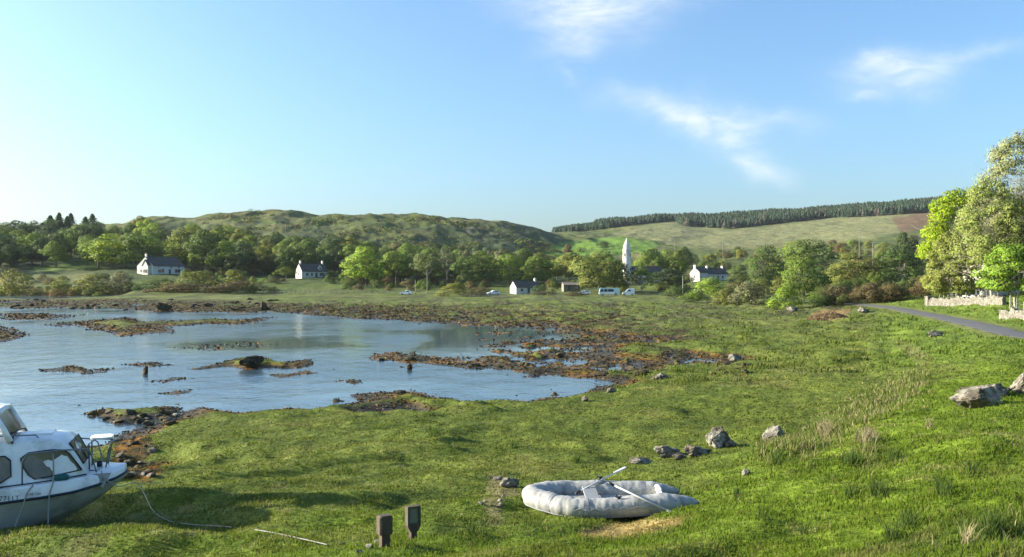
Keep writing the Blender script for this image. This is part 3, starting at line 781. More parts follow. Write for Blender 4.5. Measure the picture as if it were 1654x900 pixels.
def crown_data(seed, lobes, leaves, size, z0=.25, shape='round', out=1.5, squash=.8, fuzz=.42, lr=(.13, .23)):
    """leaf clumps on many lobes inside an egg-shaped envelope; unit height, width about 1"""
    g = np.random.default_rng(seed)
    cs, rs = [], []
    for i in range(lobes):
        zz = g.uniform(0, 1)
        if shape == 'round': w = math.sin(math.pi * min(.98, .12 + zz * .86)) ** .6
        elif shape == 'egg': w = (1 - zz) ** .45 * min(1, .45 + zz * 3)
        elif shape == 'shrub': w = math.sqrt(max(.05, 1 - zz ** 2))
        elif shape == 'dome': w = math.sqrt(max(.04, 1 - (1.1 * zz - .1) ** 2)) * (.8 + .2 * min(1, zz * 4))
        else: w = 1 - zz * .9
        an = g.uniform(0, 2 * math.pi); rad = .40 * w * math.sqrt(g.uniform(.15, 1))
        r = g.uniform(*lr) * (1.1 - .35 * zz)
        cs.append((rad * math.cos(an) * 1.05, rad * math.sin(an) * 1.05, z0 + r * .7 + (1 - z0 - r * 1.7) * zz)); rs.append(r)
    cs = np.array(cs); rs = np.array(rs)
    pr = rs ** 2 / np.sum(rs ** 2)
    k = g.choice(lobes, leaves, p=pr)
    d = g.normal(size=(leaves, 3)); d /= np.linalg.norm(d, axis=1)[:, None]
    d[:, 2] = np.where(d[:, 2] < -.3, d[:, 2] * .5, d[:, 2])
    rr = rs[k] * (1.1 - fuzz + fuzz * g.uniform(0, 1, leaves) ** .7 + (fuzz > .55) * .12)
    P = cs[k] + d * rr[:, None] * np.array([1.1, 1.1, squash])
    # drop leaves buried in other lobes
    D = np.linalg.norm((P[:, None, :] - cs[None]) / np.array([1.1, 1.1, squash]), axis=2) / rs[None]
    D[np.arange(leaves), k] = 9
    P = P[(D.min(1) > .72)]; d = d[(D.min(1) > .72)]
    Nn = d * out + g.normal(size=d.shape) * .55 + np.array([0, 0, .25]); Nn /= np.linalg.norm(Nn, axis=1)[:, None]
    V, Fq = quads(P, Nn, size, g)
    cd = P - np.array([0, 0, .42]); cd /= np.linalg.norm(cd, axis=1)[:, None] + 1e-9
    pf = d + .55 * cd + np.array([0, 0, .12]); pf /= np.linalg.norm(pf, axis=1)[:, None]
    return V, Fq, np.repeat(pf, 4, axis=0)

def trunk_mb(seed, h0=.0, top=.62, r=.026, limbs=4):
    g = random.Random(seed); m = MB()
    bend = (g.uniform(-.03, .03), g.uniform(-.03, .03))
    pts = [(bend[0] * t * t, bend[1] * t * t, -.06 + (top + .06) * t) for t in (0, .12, .35, .65, 1)]
    m.tube(pts, [r * 1.5, r * 1.1, r * .95, r * .7, r * .25], 7)
    for i in range(limbs):
        t = g.uniform(.28, .55); an = g.uniform(0, 6.28); L = g.uniform(.18, .3)
        p0 = Vector((bend[0] * t, bend[1] * t, t * top + .04)); dv = Vector((math.cos(an), math.sin(an), g.uniform(.7, 1.3)))
        m.tube([p0, p0 + dv * L * .5, p0 + (dv + Vector((0, 0, .3))) * L], [r * .5, r * .33, r * .1], 5)
    return m

def puffed(me, pf):
    a = me.attributes.new('puff', 'FLOAT_VECTOR', 'POINT'); a.data.foreach_set('vector', np.asarray(pf, dtype=np.float32).ravel()); return me
CROWN, TRUNK = {}, {}
def proto_meshes():
    def c(key, *a, **k):
        mat = k.pop('mat', 'leaf'); V, Fq, pf = crown_data(*a, **k); CROWN[key] = puffed(mesh_np('crown_' + key, V, Fq, M[mat]), pf)
    c('oak1', 11, 26, 6600, .021, z0=.10); c('oak2', 12, 32, 6600, .020, z0=.06); c('oak3', 13, 22, 6200, .021, z0=.14)
    c('oak4', 14, 30, 6600, .020, z0=.05); c('full1', 15, 36, 7400, .018, z0=.0, shape='egg')
    c('ash1', 21, 30, 3400, .019, z0=.30, shape='egg', out=.8, lr=(.09, .17), fuzz=.6); c('ash2', 22, 26, 3000, .019, z0=.34, shape='egg', out=.8, lr=(.09, .17), fuzz=.6)
    c('tall1', 31, 36, 4600, .018, z0=.15, shape='egg')
    c('shrub1', 41, 30, 4200, .024, z0=.0, shape='shrub', squash=.9); c('shrub2', 42, 36, 4200, .024, z0=.0, shape='shrub', squash=.9)
    c('shrub3', 43, 24, 3600, .026, z0=.0, shape='shrub', out=.6, squash=.9)
    # conifer: drooping tiers
    for key, sd in (('fir1', 51), ('fir2', 52)):
        g = np.random.default_rng(sd); P, Nn = [], []
        for i in range(2600):
            z = g.uniform(.08, 1) ** .85; an = g.uniform(0, 6.283); tier = (z * 13) % 1
            w = (.02 + .30 * (1 - z) ** .8) * (1.0 - .45 * tier) * (1 + .25 * math.sin(an * 3 + int(z * 13) * 2.1))
            r = w * g.uniform(.55, 1.05); P.append((r * math.cos(an), r * math.sin(an), z - r * .18)); Nn.append((math.cos(an) * .6 + g.normal() * .4, math.sin(an) * .6 + g.normal() * .4, .6))
        Nn = np.array(Nn); Nn /= np.linalg.norm(Nn, axis=1)[:, None]
        V, Fq = quads(np.array(P), Nn, .024, g, .5); CROWN[key] = mesh_np('crown_' + key, V, Fq, M['needle'])
    for i in range(4):
        o = trunk_mb(60 + i).build('trunk', M['bark'], None, True); TRUNK[i] = o.data; bpy.data.objects.remove(o)
    o = trunk_mb(70, r=.018, top=.85, limbs=0).build('trunk', M['bark'], None, True); TRUNK['fir'] = o.data; bpy.data.objects.remove(o)
    o = trunk_mb(71, r=.022, top=.7, limbs=5).build('trunk', M['pale_bark'], None, True); TRUNK['pale'] = o.data; bpy.data.objects.remove(o)
proto_meshes()

GREEN = {'bright': (.175, .25, .026), 'lime': (.19, .26, .018), 'mid': (.12, .175, .028), 'dark': (.078, .118, .027), 'olive': (.155, .168, .034), 'pale': (.14, .17, .06), 'blue': (.058, .088, .034), 'brown': (.125, .10, .044), 'grey': (.14, .145, .070)}
trng = random.Random(5)
def plant(name, kind, x, y, h, w, col, label, cat, group=None, trunk=None, sink=0.0):
    base = gz(x, y) - sink
    t = empty(name, (x, y, base), trng.uniform(0, 6.28), label, cat, group)
    c = obj('crown' if trunk is not None else 'foliage', CROWN[kind], t)
    sx = w / .98
    c.scale = (sx * trng.uniform(.95, 1.15), sx * trng.uniform(.92, 1.08), h)
    g = GREEN[col] if isinstance(col, str) else col
    j = trng.uniform(.86, 1.16); k = trng.uniform(.93, 1.07)
    c.color = (g[0] * j * k, g[1] * j, g[2] * j / k, 1)
    if trunk is not None:
        b = obj('trunk', TRUNK[trunk], t); b.scale = (h * .9, h * .9, h)
    return t
def tree(kind, px, Y, top, wpx, col, label=None, group=None, name='broadleaf_tree', cat='tree', trunk=None, wmul=1.0):
    x = (px - CX) / F * Y; b = gz(x, Y); h = max(1.5, CAMZ + (CY - top) / F * Y - b)
    if trunk is None: trunk = 'fir' if kind.startswith('fir') else trng.randrange(4)
    return plant(name, kind, x, Y, h, wpx / F * Y * wmul, col, label, cat, group, trunk, .1)
def shrub(kind, px, Y, top, wpx, col, label=None, group=None, name='shrub', cat='shrub'):
    x = (px - CX) / F * Y; b = gz(x, Y); h = max(.5, CAMZ + (CY - top) / F * Y - b)
    return plant(name, kind, x, Y, h * 1.05, wpx / F * Y, col, label, cat, group, None, .05 * h)

# --- single trees one can point to
ONE = [
 # kind, photo column, distance, photo row of the top, width in photo px, colour, label
 ('oak4',182,432,376,62,'bright','bright green rounded tree at the left edge of the wood beside the two-storey house'),
 ('oak2',222,430,372,60,'mid','olive green tree directly behind the gable of the two-storey house'),
 ('oak1',300,470,366,56,'olive','olive green tree above the slate roof of the two-storey house'),
 ('oak3',333,438,368,52,'dark','dark tree right of the two-storey house with a bare trunk below'),
 ('ash1',462,375,432,34,'mid','small round tree just left of the dormer cottage'),
 ('oak1',592,352,396,62,'bright','bright green tree with lit left side right of the dormer cottage'),
 ('oak3',640,372,404,50,'mid','mid green tree between the bright tree and the pale birch'),
 ('ash1',690,362,402,46,'pale','pale feathery birch with a thin trunk near the parked white car'),
 ('ash2',722,378,400,40,'grey','grey green sparse tree right of the pale birch'),
 ('oak2',760,356,410,58,'dark','dark broad tree above the rounded olive shrub at the field edge'),
 ('oak4',790,362,412,44,'mid','dark green tree a little left of the bungalow'),
 ('oak2',822,372,408,42,'bright','bright green tree rising behind the white bungalow gable'),
 ('oak1',866,366,412,48,'mid','mid green tree behind the chimney of the white bungalow'),
 ('oak3',920,372,406,56,'olive','olive tree with pale trunk above the low stone building'),
 ('oak4',968,318,404,82,'olive','largest broad olive tree in front of the round tower'),
 ('oak2',992,326,418,44,'dark','dark tree close against the foot of the round tower'),
 ('ash1',1036,322,431,48,'bright','small bright green tree right of the round tower above the white van'),
 ('oak3',1052,425,400,44,'mid','mid green tree behind and right of the round tower'),
 ('tall1',1090,432,402,46,'dark','dark tree on the slope between the round tower and the white farmhouse'),
 ('oak1',1080,345,434,50,'blue','dark low tree in the thicket right of the small bright tree'),
 ('full1',1236,330,392,48,'dark','dark green tree right of the white farmhouse'),
 ('oak2',1302,345,380,80,'mid','broad dome shaped tree on the slope below the felled hillside'),
 ('full1',1298,205,410,62,'mid','tall leafy green tree at the meadow edge with foliage down to the ground'),
 ('full1',1336,262,412,52,'blue','dark tree immediately right of the tall leafy meadow tree'),
 ('oak4',1384,245,408,84,'olive','broad olive tree above the brown hedge'),
 ('oak2',1452,250,398,58,'dark','dark green tree left of the tall roadside trees'),
 ('oak3',1462,330,372,36,'blue','dark round tree near the top of the red brown slope'),
 ('oak2',974,690,390,18,'dark','lone dark tree in the bright pasture on the hill'),
 ('oak3',918,640,394,15,'brown','lone brown tree in the bright pasture on the hill'),
]
for kind, px, Y, top, w, col, lab in ONE:
    tree(kind, px, Y + (22 if 340 < Y < 380 and px < 960 else 0), top - 2, w * 1.22, col, lab, trunk='pale' if kind.startswith('ash') or 'pale trunk' in lab else None)

BUSH = [
 ('shrub1',1148,235,446,66,'bright','bright yellow green shrub on the bank below the white farmhouse'),
 ('shrub3',1122,215,470,50,'mid','green shrub at the left foot of the bright bank shrub'),
 ('shrub2',1172,196,462,44,'olive','olive shrub between the bright bank shrub and the grey willow scrub'),
 ('shrub2',1216,190,450,72,'grey','grey olive willow shrub at the edge of the marsh'),
 ('shrub1',1268,168,462,50,'bright','leafy bright shrub at the foot of the tall meadow tree'),
 ('shrub3',1322,172,470,56,'mid','dark green shrub under the right side of the tall meadow tree'),
 ('shrub2',1352,176,458,50,'brown','brown gorse shrub beside the bare earth patch'),
 ('shrub1',1396,170,462,60,'brown','brown gorse shrub left of the road bend'),
 ('shrub3',1440,172,464,56,'dark','dark shrub above the road bend'),
 ('shrub2',1478,178,468,44,'dark','dark shrub left of the stone gatepost'),
 ('shrub1',735,292,456,54,'olive','rounded olive shrub at the field edge below the dark broad tree'),
 ('shrub2',775,300,462,40,'brown','brown shrub just left of the parked white car by the bungalow'),
 ('shrub1',322,335,436,90,'olive','spreading olive shrub on the shore below the two-storey house'),
 ('shrub2',262,338,446,70,'dark','dark shrub on the shore bank right below the white wall of the house'),
 ('shrub3',388,322,452,84,'brown','brown shrub at the right end of the shore thicket'),
 ('shrub1',380,352,434,46,'olive','olive dome shrub behind the shore thicket'),
 ('shrub2',305,322,456,110,'brown','low brown shrub in the middle of the shore thicket'),
 ('shrub1',150,345,440,60,'olive','olive shrub left of the two-storey house on the bank'),
 ('shrub2',195,345,436,50,'grey','grey green shrub next to the lit gable of the two-storey house'),
 ('shrub3',100,350,446,44,'olive','olive shrub under the pale pasture'),
 ('shrub2',24,340,432,70,'olive','pale olive shrub at the far left end of the shore'),
 ('shrub3',880,288,470,50,'brown','brown shrub between the bungalow and the parked minibus'),
 ('shrub1',930,284,471,46,'brown','brown shrub in front of the low stone building'),
 ('shrub2',1098,262,462,54,'dark','dark thicket shrub right of the white van'),
 ('shrub1',1530,160,432,66,'olive','olive shrub behind the left end of the dry stone wall'),
]
for kind, px, Y, top, w, col, lab in BUSH:
    shrub(kind, px, Y, top, w, col, lab)

def wood(n, pxr, Yr, hr, wr, kinds, cols, label, group, keep=lambda px, Y: True, name='broadleaf_tree', cat='tree', seed=1, mind=5.0):
    g = random.Random(seed); done = []; tries = 0
    while len(done) < n and tries < n * 60:
        tries += 1
        px = g.uniform(*pxr); Y = g.uniform(*Yr); x = (px - CX) / F * Y
        if not keep(px, Y) or any((x - a) ** 2 + (Y - b) ** 2 < mind ** 2 for a, b in done): continue
        done.append((x, Y)); k = g.choice(kinds)
        tr = None if k.startswith('shrub') else ('fir' if k.startswith('fir') else g.randrange(4))
        h = g.uniform(*hr)
        plant(name, k, x, Y, h, h * g.uniform(*wr), g.choice(cols), label, cat, group, tr, .15)
B4 = ['oak1', 'oak2', 'oak3', 'oak4', 'tall1']
wood(72, (-60, 168), (405, 640), (13, 18), (.85, 1.15), B4, ['dark', 'blue', 'blue', 'mid'], 'dark broadleaf tree in the dense wood left of the two-storey house', 'trees of the dark wood left of the two-storey house', keep=lambda px, Y: not (px > 40 and Y < 432), seed=2, mind=7.5)
wood(9, (60, 150), (590, 720), (13, 16), (1.5, 2.0), ['fir1', 'fir2'], ['dark'], 'dark conifer standing out on the skyline above the left wood', 'conifers on the skyline of the left wood', name='conifer_tree', seed=3, mind=9)
wood(46, (170, 400), (432, 640), (12, 16), (.9, 1.2), B4, ['mid', 'olive', 'mid', 'bright', 'dark'], 'green broadleaf tree in the wood rising behind the two-storey house', 'trees of the wood behind the two-storey house', seed=4, mind=8.5)
wood(62, (312, 572), (426, 540), (12, 16.5), (.85, 1.15), B4, ['dark', 'dark', 'blue', 'mid', 'olive'], 'dark tree in the wood between the two-storey house and the dormer cottage', 'trees of the dark wood between the two houses', keep=lambda px, Y: not (470 < px < 535 and Y < 428), seed=5, mind=7)
wood(48, (560, 830), (402, 520), (11, 15), (.9, 1.2), B4, ['dark', 'mid', 'blue', 'mid', 'grey'], 'shaded tree in the belt behind the row of trees left of the bungalow', 'trees of the belt behind the bungalow', seed=6, mind=8)
wood(38, (830, 1110), (420, 560), (9, 13), (.8, 1.1), B4, ['mid', 'dark', 'olive', 'bright'], 'broadleaf tree in the belt between the bungalow and the hill pasture', 'trees below the hill pasture', seed=7, mind=8, keep=lambda px, Y: not (985 < px < 1045 and Y < 460))
wood(64, (1050, 1500), (350, 620), (5, 9), (.9, 1.3), ['shrub1', 'shrub2', 'oak2', 'oak4'], ['olive', 'mid', 'dark', 'olive', 'brown'], 'low bushy tree scattered over the slope below the felled hillside', 'bushy trees on the slope below the felled hillside', name='bushy_tree', seed=8, mind=9, keep=lambda px, Y: not (1050 < px < 1190 and Y < 425))
wood(34, (1190, 1500), (205, 360), (3.2, 6), (1.0, 1.4), ['shrub1', 'shrub2', 'shrub3'], ['olive', 'mid', 'dark', 'brown'], 'bush in the thicket between the marsh and the slope', 'bushes of the thicket behind the marsh', name='bush', cat='bush', seed=9, mind=6)
wood(46, (-20, 460), (318, 385), (1.8, 3.8), (1.2, 2.0), ['shrub1', 'shrub2', 'shrub3'], ['brown', 'olive', 'dark', 'grey'], 'low bush on the shore bank in front of the houses', 'low bushes on the far shore bank', name='bush', cat='bush', seed=10, mind=5, keep=lambda px, Y: not (218 < px < 300 and Y > 350))
wood(30, (1325, 1500), (165, 205), (2.4, 4.6), (1.1, 1.6), ['shrub2', 'shrub3'], ['brown', 'dark', 'brown'], 'dark gorse bush in the hedge behind the road bend', 'gorse bushes behind the road bend', name='bush', cat='bush', seed=12, mind=3.5)

wood(40, (560, 840), (338, 405), (2.2, 4.6), (1.0, 1.6), ['shrub1', 'shrub2', 'shrub3', 'oak4'], ['dark', 'mid', 'dark', 'brown'], 'dark bush in the undergrowth below the tree belt left of the bungalow', 'bushes below the tree belt left of the bungalow', name='bush', cat='bush', seed=21, mind=4.5, keep=lambda px, Y: px < 790)
wood(40, (868, 1115), (298, 400), (1.8, 4.2), (1.0, 1.6), ['shrub1', 'shrub2', 'shrub3', 'oak4'], ['dark', 'mid', 'olive', 'brown'], 'bush in the undergrowth around the foot of the round tower', 'bushes around the foot of the round tower', name='bush', cat='bush', seed=22, mind=4, keep=lambda px, Y: not (895 < px < 1035 and Y < 330) and not (1060 < px and 382 < Y))
wood(36, (292, 475), (385, 432), (2.0, 4.2), (1.0, 1.6), ['shrub1', 'shrub2', 'shrub3', 'oak4'], ['dark', 'mid', 'blue', 'brown'], 'bush in the undergrowth below the wood between the two white houses', 'bushes below the wood between the two houses', name='bush', cat='bush', seed=23, mind=4.5, keep=lambda px, Y: not (px > 400 and 398 < Y < 420))
wood(20, (528, 580), (372, 420), (2.0, 4.2), (1.0, 1.6), ['shrub1', 'shrub2', 'oak4'], ['dark', 'mid', 'blue'], 'bush beside the right gable of the dormer cottage', 'bushes right of the dormer cottage', name='bush', cat='bush', seed=24, mind=4)
# --- scrub on the open hill: too many to count
def scrub():
    g = np.random.default_rng(77); Vs, Fs, cs, base = [], [], [], 0
    n = 0
    while n < 3200:
        px = g.uniform(330, 960); Y = g.uniform(480, 760); x = (px - CX) / F * Y
        dens = float(fbm(np.array([x / 33]), np.array([Y / 55]), 113, 5, .6)[0])
        if dens + .35 * (Y < 620) < g.uniform(-.05, .4): continue
        n += 1
        z = gz(x, Y); r = g.uniform(.9, 2.8)
        k = 34
        d = g.normal(size=(k, 3)); d /= np.linalg.norm(d, axis=1)[:, None]; d[:, 2] = np.abs(d[:, 2])
        P = np.array([x, Y, z]) + d * r * np.array([1.2, 1.2, .8]) * g.uniform(.75, 1.1, k)[:, None]
        V, Fq = quads(P, (d + g.normal(size=d.shape) * .4), .42, g); Vs.append(V); Fs.append(Fq + base); base += len(V)
        c = np.array([GREEN['dark'], GREEN['mid'], GREEN['olive'], GREEN['brown']][g.integers(4)]) * g.uniform(.8, 1.2)
        cs.append(np.tile(c, (len(V), 1)))
    tag(obj('scrub', mesh_np('scrub', np.concatenate(Vs), np.concatenate(Fs), M['weed'], False, np.concatenate(cs))), kind='stuff')
scrub()

# --- conifer plantation on the far ridge: reads as one mass
def plantation():
    g = np.random.default_rng(78); Vs, Fs, cs, base = [], [], [], 0
    bot = np.array([(860,374),(900,375),(960,372),(1020,364),(1060,360),(1090,357),(1110,366),(1180,370),(1250,362),(1340,352),(1400,350),(1450,347),(1500,343),(1600,330),(1700,325)], float)
    # candidate points
    px = g.uniform(880, 1720, 60000); Y = g.uniform(930, 1440, 60000)
    x = (px - CX) / F * Y; z = H(x, Y); py = py_of(Y, z)
    ok = (py < np.interp(px, bot[:, 0], bot[:, 1])) & ~((px < 1000) & (Y < 1040))
    x, Y, z, px = x[ok], Y[ok], z[ok], px[ok]
    cell = {}
    keep = []
    for i in range(len(x)):
        k = (int(x[i] // 3.8), int(Y[i] // 6.5))
        if k in cell: continue
        cell[k] = 1; keep.append(i)
    print('plantation', len(keep))
    for i in keep:
        h = g.uniform(8.5, 12.5) * (1 + .14 * math.sin(x[i] / 37) * math.sin(x[i] / 13 + 1)) * (.72 if px[i] < 960 else 1) ; w = h * g.uniform(.32, .48); tone = g.uniform(.7, 1.3)
        V, Fc = [], []
        tiers = 5
        for q in range(tiers):
            z0 = h * (.10 + .8 * q / tiers); z1 = h * min(.97, .10 + .8 * (q + 1.5) / tiers); rr = w * (1 - q / (tiers + .3))
            m = 6; b = len(V); a0 = g.uniform(0, 6.28)
            for k in range(m):
                an = a0 + 6.283 * k / m; rj = rr * g.uniform(.6, 1.2); V.append((rj * math.cos(an), rj * math.sin(an), z0 + g.uniform(-.4, .3)))
            V.append((0, 0, z1))
            for k in range(m): Fc.append((b + k, b + (k + 1) % m, b + m))
        V = np.array(V) + np.array([x[i], Y[i], z[i] - .2])
        Vs.append(V); Fs.append(np.array(Fc) + base); base += len(V)
        c = np.array([.036, .060, .032]) * tone if g.uniform() > .07 else np.array([.11, .09, .065])
        cs.append(np.tile(c, (len(V), 1)))
    tag(obj('conifer_forest', mesh_np('conifer_forest', np.concatenate(Vs), np.concatenate(Fs), M['weed'], False, np.concatenate(cs))), kind='stuff')
plantation()

# --- the tall roadside trees, near enough to show limbs and leaves
def grown_tree(seed, h, lean, spread, levels, r0, leaf, per, fill, bare_top=0.0, low=.22):
    """recursive limbs; returns (limb MB, leaf quads)"""
    g = random.Random(seed); gn = np.random.default_rng(seed); m = MB(); tips = []
    def grow(p, d, L, r, lev):
        n = 4; pts = [p]; q = p.copy(); dd = d.copy()
        for i in range(n):
            dd = (dd + Vector((g.gauss(0, .13), g.gauss(0, .13), g.gauss(.05, .08)))).normalized(); q = q + dd * L / n; pts.append(q.copy())
        rr = [r * (1 - .55 * i / n) for i in range(n + 1)]
        m.tube(pts, rr, 7 if lev < 2 else (5 if lev < 3 else 3), cap=False)
        if lev >= levels - 1:
            for t in pts[1:]: tips.append((t, dd, t.z / h))
        if lev == levels: return
        kids = fill[min(lev, len(fill) - 1)]
        for i in range(kids):
            t = g.uniform(.3, 1.0) if lev else g.uniform(low, 1.0)
            k = min(n - 1, int(t * n)); f = t * n - k; o = pts[k].lerp(pts[k + 1], f)
            an = g.uniform(0, 6.283); side = Vector((math.cos(an), math.sin(an), 0)); side = (side - dd * side.dot(dd)).normalized()
            el = g.uniform(.35, .9); nd = (dd * el + side * spread * g.uniform(.7, 1.2) + Vector((0, 0, .15))).normalized()
            grow(o, nd, L * g.uniform(.48, .70), rr[k] * .55, lev + 1)
    grow(Vector((0, 0, -.2)), Vector((lean[0], lean[1], 1)).normalized(), h * .62, r0, 0)
    P, Nn = [], []
    for t, d, zf in tips:
        k = per if zf < 1 - bare_top else max(1, int(per * .22))
        for _ in range(k):
            P.append((t.x + g.gauss(0, .34), t.y + g.gauss(0, .34), t.z + g.gauss(0, .26))); Nn.append((g.gauss(0, .6), g.gauss(0, .6), g.gauss(.5, .5)))
    Nn = np.array(Nn); Nn /= np.linalg.norm(Nn, axis=1)[:, None] + 1e-9
    return m, quads(np.array(P), Nn, leaf, gn, .6)
def big_tree(px, Y, top, wpx, seed, col, label, lobes, leaves, leaf, z0, fuzz, r0, lean=(0, 0), fill=(12, 6, 4), lr=(.08, .15), bark='pale_bark', low=.2, shape='egg', off=0.0, out=.6):
    v = at(px, Y); t = empty('roadside_tree', v, 0, label, 'tree')
    h = CAMZ + (CY - top) / F * Y - v.z; w = wpx / F * Y
    m, _ = grown_tree(seed, h * .78, lean, .8, len(fill), r0, leaf, 1, fill, 0, low)
    m.build('trunk', M[bark], t, True)
    V, Fq, pf = crown_data(seed, lobes, leaves, leaf / h, z0=z0, shape=shape, fuzz=fuzz, out=out, lr=lr)
    cen = V.reshape(-1, 4, 3).mean(1); d = V.reshape(-1, 4, 3) - cen[:, None]
    cen = cen * np.array([w / .98, w / .98, h]) + np.array([off, 0, 0]); d = d * h      # keep the leaves their own size
    c = obj('crown', puffed(mesh_np('crown', (cen[:, None] + d).reshape(-1, 3), Fq, M['leaf']), pf), t); c.color = (*col, 1)
big_tree(1662, 142, 206, 250, 101, (.30, .32, .13), 'tallest roadside tree with pale limbs and thin olive spring leaves', 210, 70000, .14, .10, 1.05, .36, fill=(14, 8, 6, 3), lr=(.04, .08), shape='dome', out=.6)
big_tree(1552, 160, 300, 150, 103, (.24, .33, .016), 'roadside tree with vivid lime green leaves reaching left over the hill', 80, 26000, .19, .22, .8, .25, lean=(-.1, 0), off=-.6, lr=(.06, .11), out=.9)
big_tree(1602, 134, 282, 150, 107, (.26, .31, .075), 'olive roadside tree with forked pale trunk behind the stone wall', 120, 28000, .14, .22, 1.0, .2, lr=(.05, .10), shape='dome', out=.9)
big_tree(1640, 112, 388, 130, 109, (.18, .28, .03), 'mid green tree hanging low over the stone wall', 60, 22000, .15, .20, .7, .17, shape='dome', out=.9)
big_tree(1536, 144, 372, 92, 111, (.24, .27, .06), 'olive bushy tree above the parked silver car', 60, 20000, .15, .06, .7, .16, shape='dome', out=.9)
big_tree(1775, 128, 240, 200, 113, (.25, .255, .06), 'broad roadside tree at the right edge beyond the broken wall', 110, 36000, .16, .12, .9, .3, shape='dome', out=.9)
# ------------------------------------------------------------------ buildings, walls, fences, vehicles far off
def house(name, loc, rz, L, D, hw, hr, label, cat='house', wins=(), doors=(), chims=(), dormers=(), wallm='render', roofm='slate', eave=.3, gables=()):
    """long side -y is the front; ridge along x"""
    t = empty(name, loc, rz, label, cat)
    w = MB()
    w.prism([(-D / 2, -.6), (D / 2, -.6), (D / 2, hw), (0, hw + hr - .02), (-D / 2, hw)], -L / 2, L / 2, 'x')
    for gx, gw, gp in gables:               # gabled bays standing out of the front
        gh = hr * .78
        P = [(gx - gw / 2, -.6), (gx + gw / 2, -.6), (gx + gw / 2, hw), (gx, hw + gh), (gx - gw / 2, hw)]
        w.prism(P, -D / 2 - gp, -D / 2 + .05)
    w.build('wall', M[wallm], t)
    r = MB(); th = .16
    sl = hr / (D / 2)
    for s in (-1, 1):
        e = (s * (D / 2 + eave), hw - sl * eave); k = (0, hw + hr)
        r.prism([(e[0], e[1]), (k[0], k[1]), (k[0], k[1] + th), (e[0], e[1] + th)], -L / 2 - .12, L / 2 + .12, 'x')
    r.box((0, 0, hw + hr + th), (L + .26, .28, .12))
    for gx, gw, gp in gables:
        gh = hr * .78
        for s in (-1, 1):
            r.prism([(gx + s * (gw / 2 + .2), hw - .2 * gh / (gw / 2) + .01), (gx, hw + gh + .01), (gx, hw + gh + .16), (gx + s * (gw / 2 + .2), hw + .15 - .2 * gh / (gw / 2))], -D / 2 - gp - .12, 0)
    rf = r.build('roof', M[roofm], t)
    for cx, ch in chims:
        c = MB(); c.cbox((cx, 0, hw + hr + ch / 2 - .5), (.62, 1.15, ch + 1.0), .03); c.box((cx, 0, hw + hr + ch + .04), (.76, 1.3, .12))
        co = c.build('chimney', M[wallm], rf)
        p = MB()
        for q in (-.3, .3): p.cyl((cx, q, hw + hr + ch + .1), .14, .5, 10, .11)
        p.build('chimney_pots', M['brown_roof'], rf)
    for dx, dw, dh in dormers:
        y0 = -D / 2 + .35; z0 = hw + .35 * sl; d = MB()
        dep = dh / sl + .4
        d.prism([(dx - dw / 2, z0 - .2), (dx + dw / 2, z0 - .2), (dx + dw / 2, z0 + dh), (dx, z0 + dh + dw * .42), (dx - dw / 2, z0 + dh)], y0, y0 + dep + .6)
        dm = d.build('dormer', M[wallm], t)
        q = MB()
        for s in (-1, 1):
            q.prism([(dx + s * (dw / 2 + .12), z0 + dh - .1), (dx, z0 + dh + dw * .42 + .01), (dx, z0 + dh + dw * .42 + .12), (dx + s * (dw / 2 + .12), z0 + dh + .02)], y0 - .12, y0 + dep + .7)
        q.build('dormer_roof', M[roofm], dm)
        window(t, D, L, 'front', dx, z0 + dh * .52, dw * .62, dh * .72, y0 + D / 2 + 0)
    for wd in wins: window(t, D, L, *wd)
    for face, dx, dw, dh in doors:
        m = MB(); m.box((dx, -D / 2 - .02, dh / 2), (dw, .08, dh)); dd = m.build('door', M['door'], t)
        h = MB(); h.box((dx + dw * .36, -D / 2 - .09, dh * .48), (.05, .07, .14)); h.build('handle', M['steel'], dd)
    g = MB()
    for s in (-1, 1): g.box((0, s * (D / 2 + eave + .05), hw - sl * eave - .02), (L + .2, .11, .1))
    g.build('gutter', M['dark_trim'], t)
    return t
def window(t, D, L, face, c, z, w, h, inset=0.0):
    f, p = MB(), MB(); b = .07
    def put(m, u, zz, du, dz, dep, off):
        if face == 'front': m.box((u, -D / 2 + inset - off, zz), (du, dep, dz))
        elif face == 'left': m.box((-L / 2 - off, u, zz), (dep, du, dz))
        else: m.box((L / 2 + off, u, zz), (dep, du, dz))
    for s in (-1, 1):
        put(f, c + s * (w / 2 - b / 2), z, b, h, .10, .03); put(f, c, z + s * (h / 2 - b / 2), w - 2 * b, b, .10, .03)
    put(f, c, z - h / 2 - .05, w + .16, .08, .2, .05)
    if w > 1.3: put(f, c, z, .06, h - 2 * b, .08, .03)
    put(f, c, z + .05, w - 2 * b - .01, .045, .07, .03)
    fo = f.build('window', M['frame'], t)
    put(p, c, z, w - 2 * b + .01, h - 2 * b + .01, .03, .012)
    p.build('pane', M['pane'], fo)

def site(px, Y, dz=0.0, r=9):
    x = (px - CX) / F * Y
    z = float(base_h(np.array([x]), np.array([Y]))[0]) + dz
    return Vector((x, Y, z))

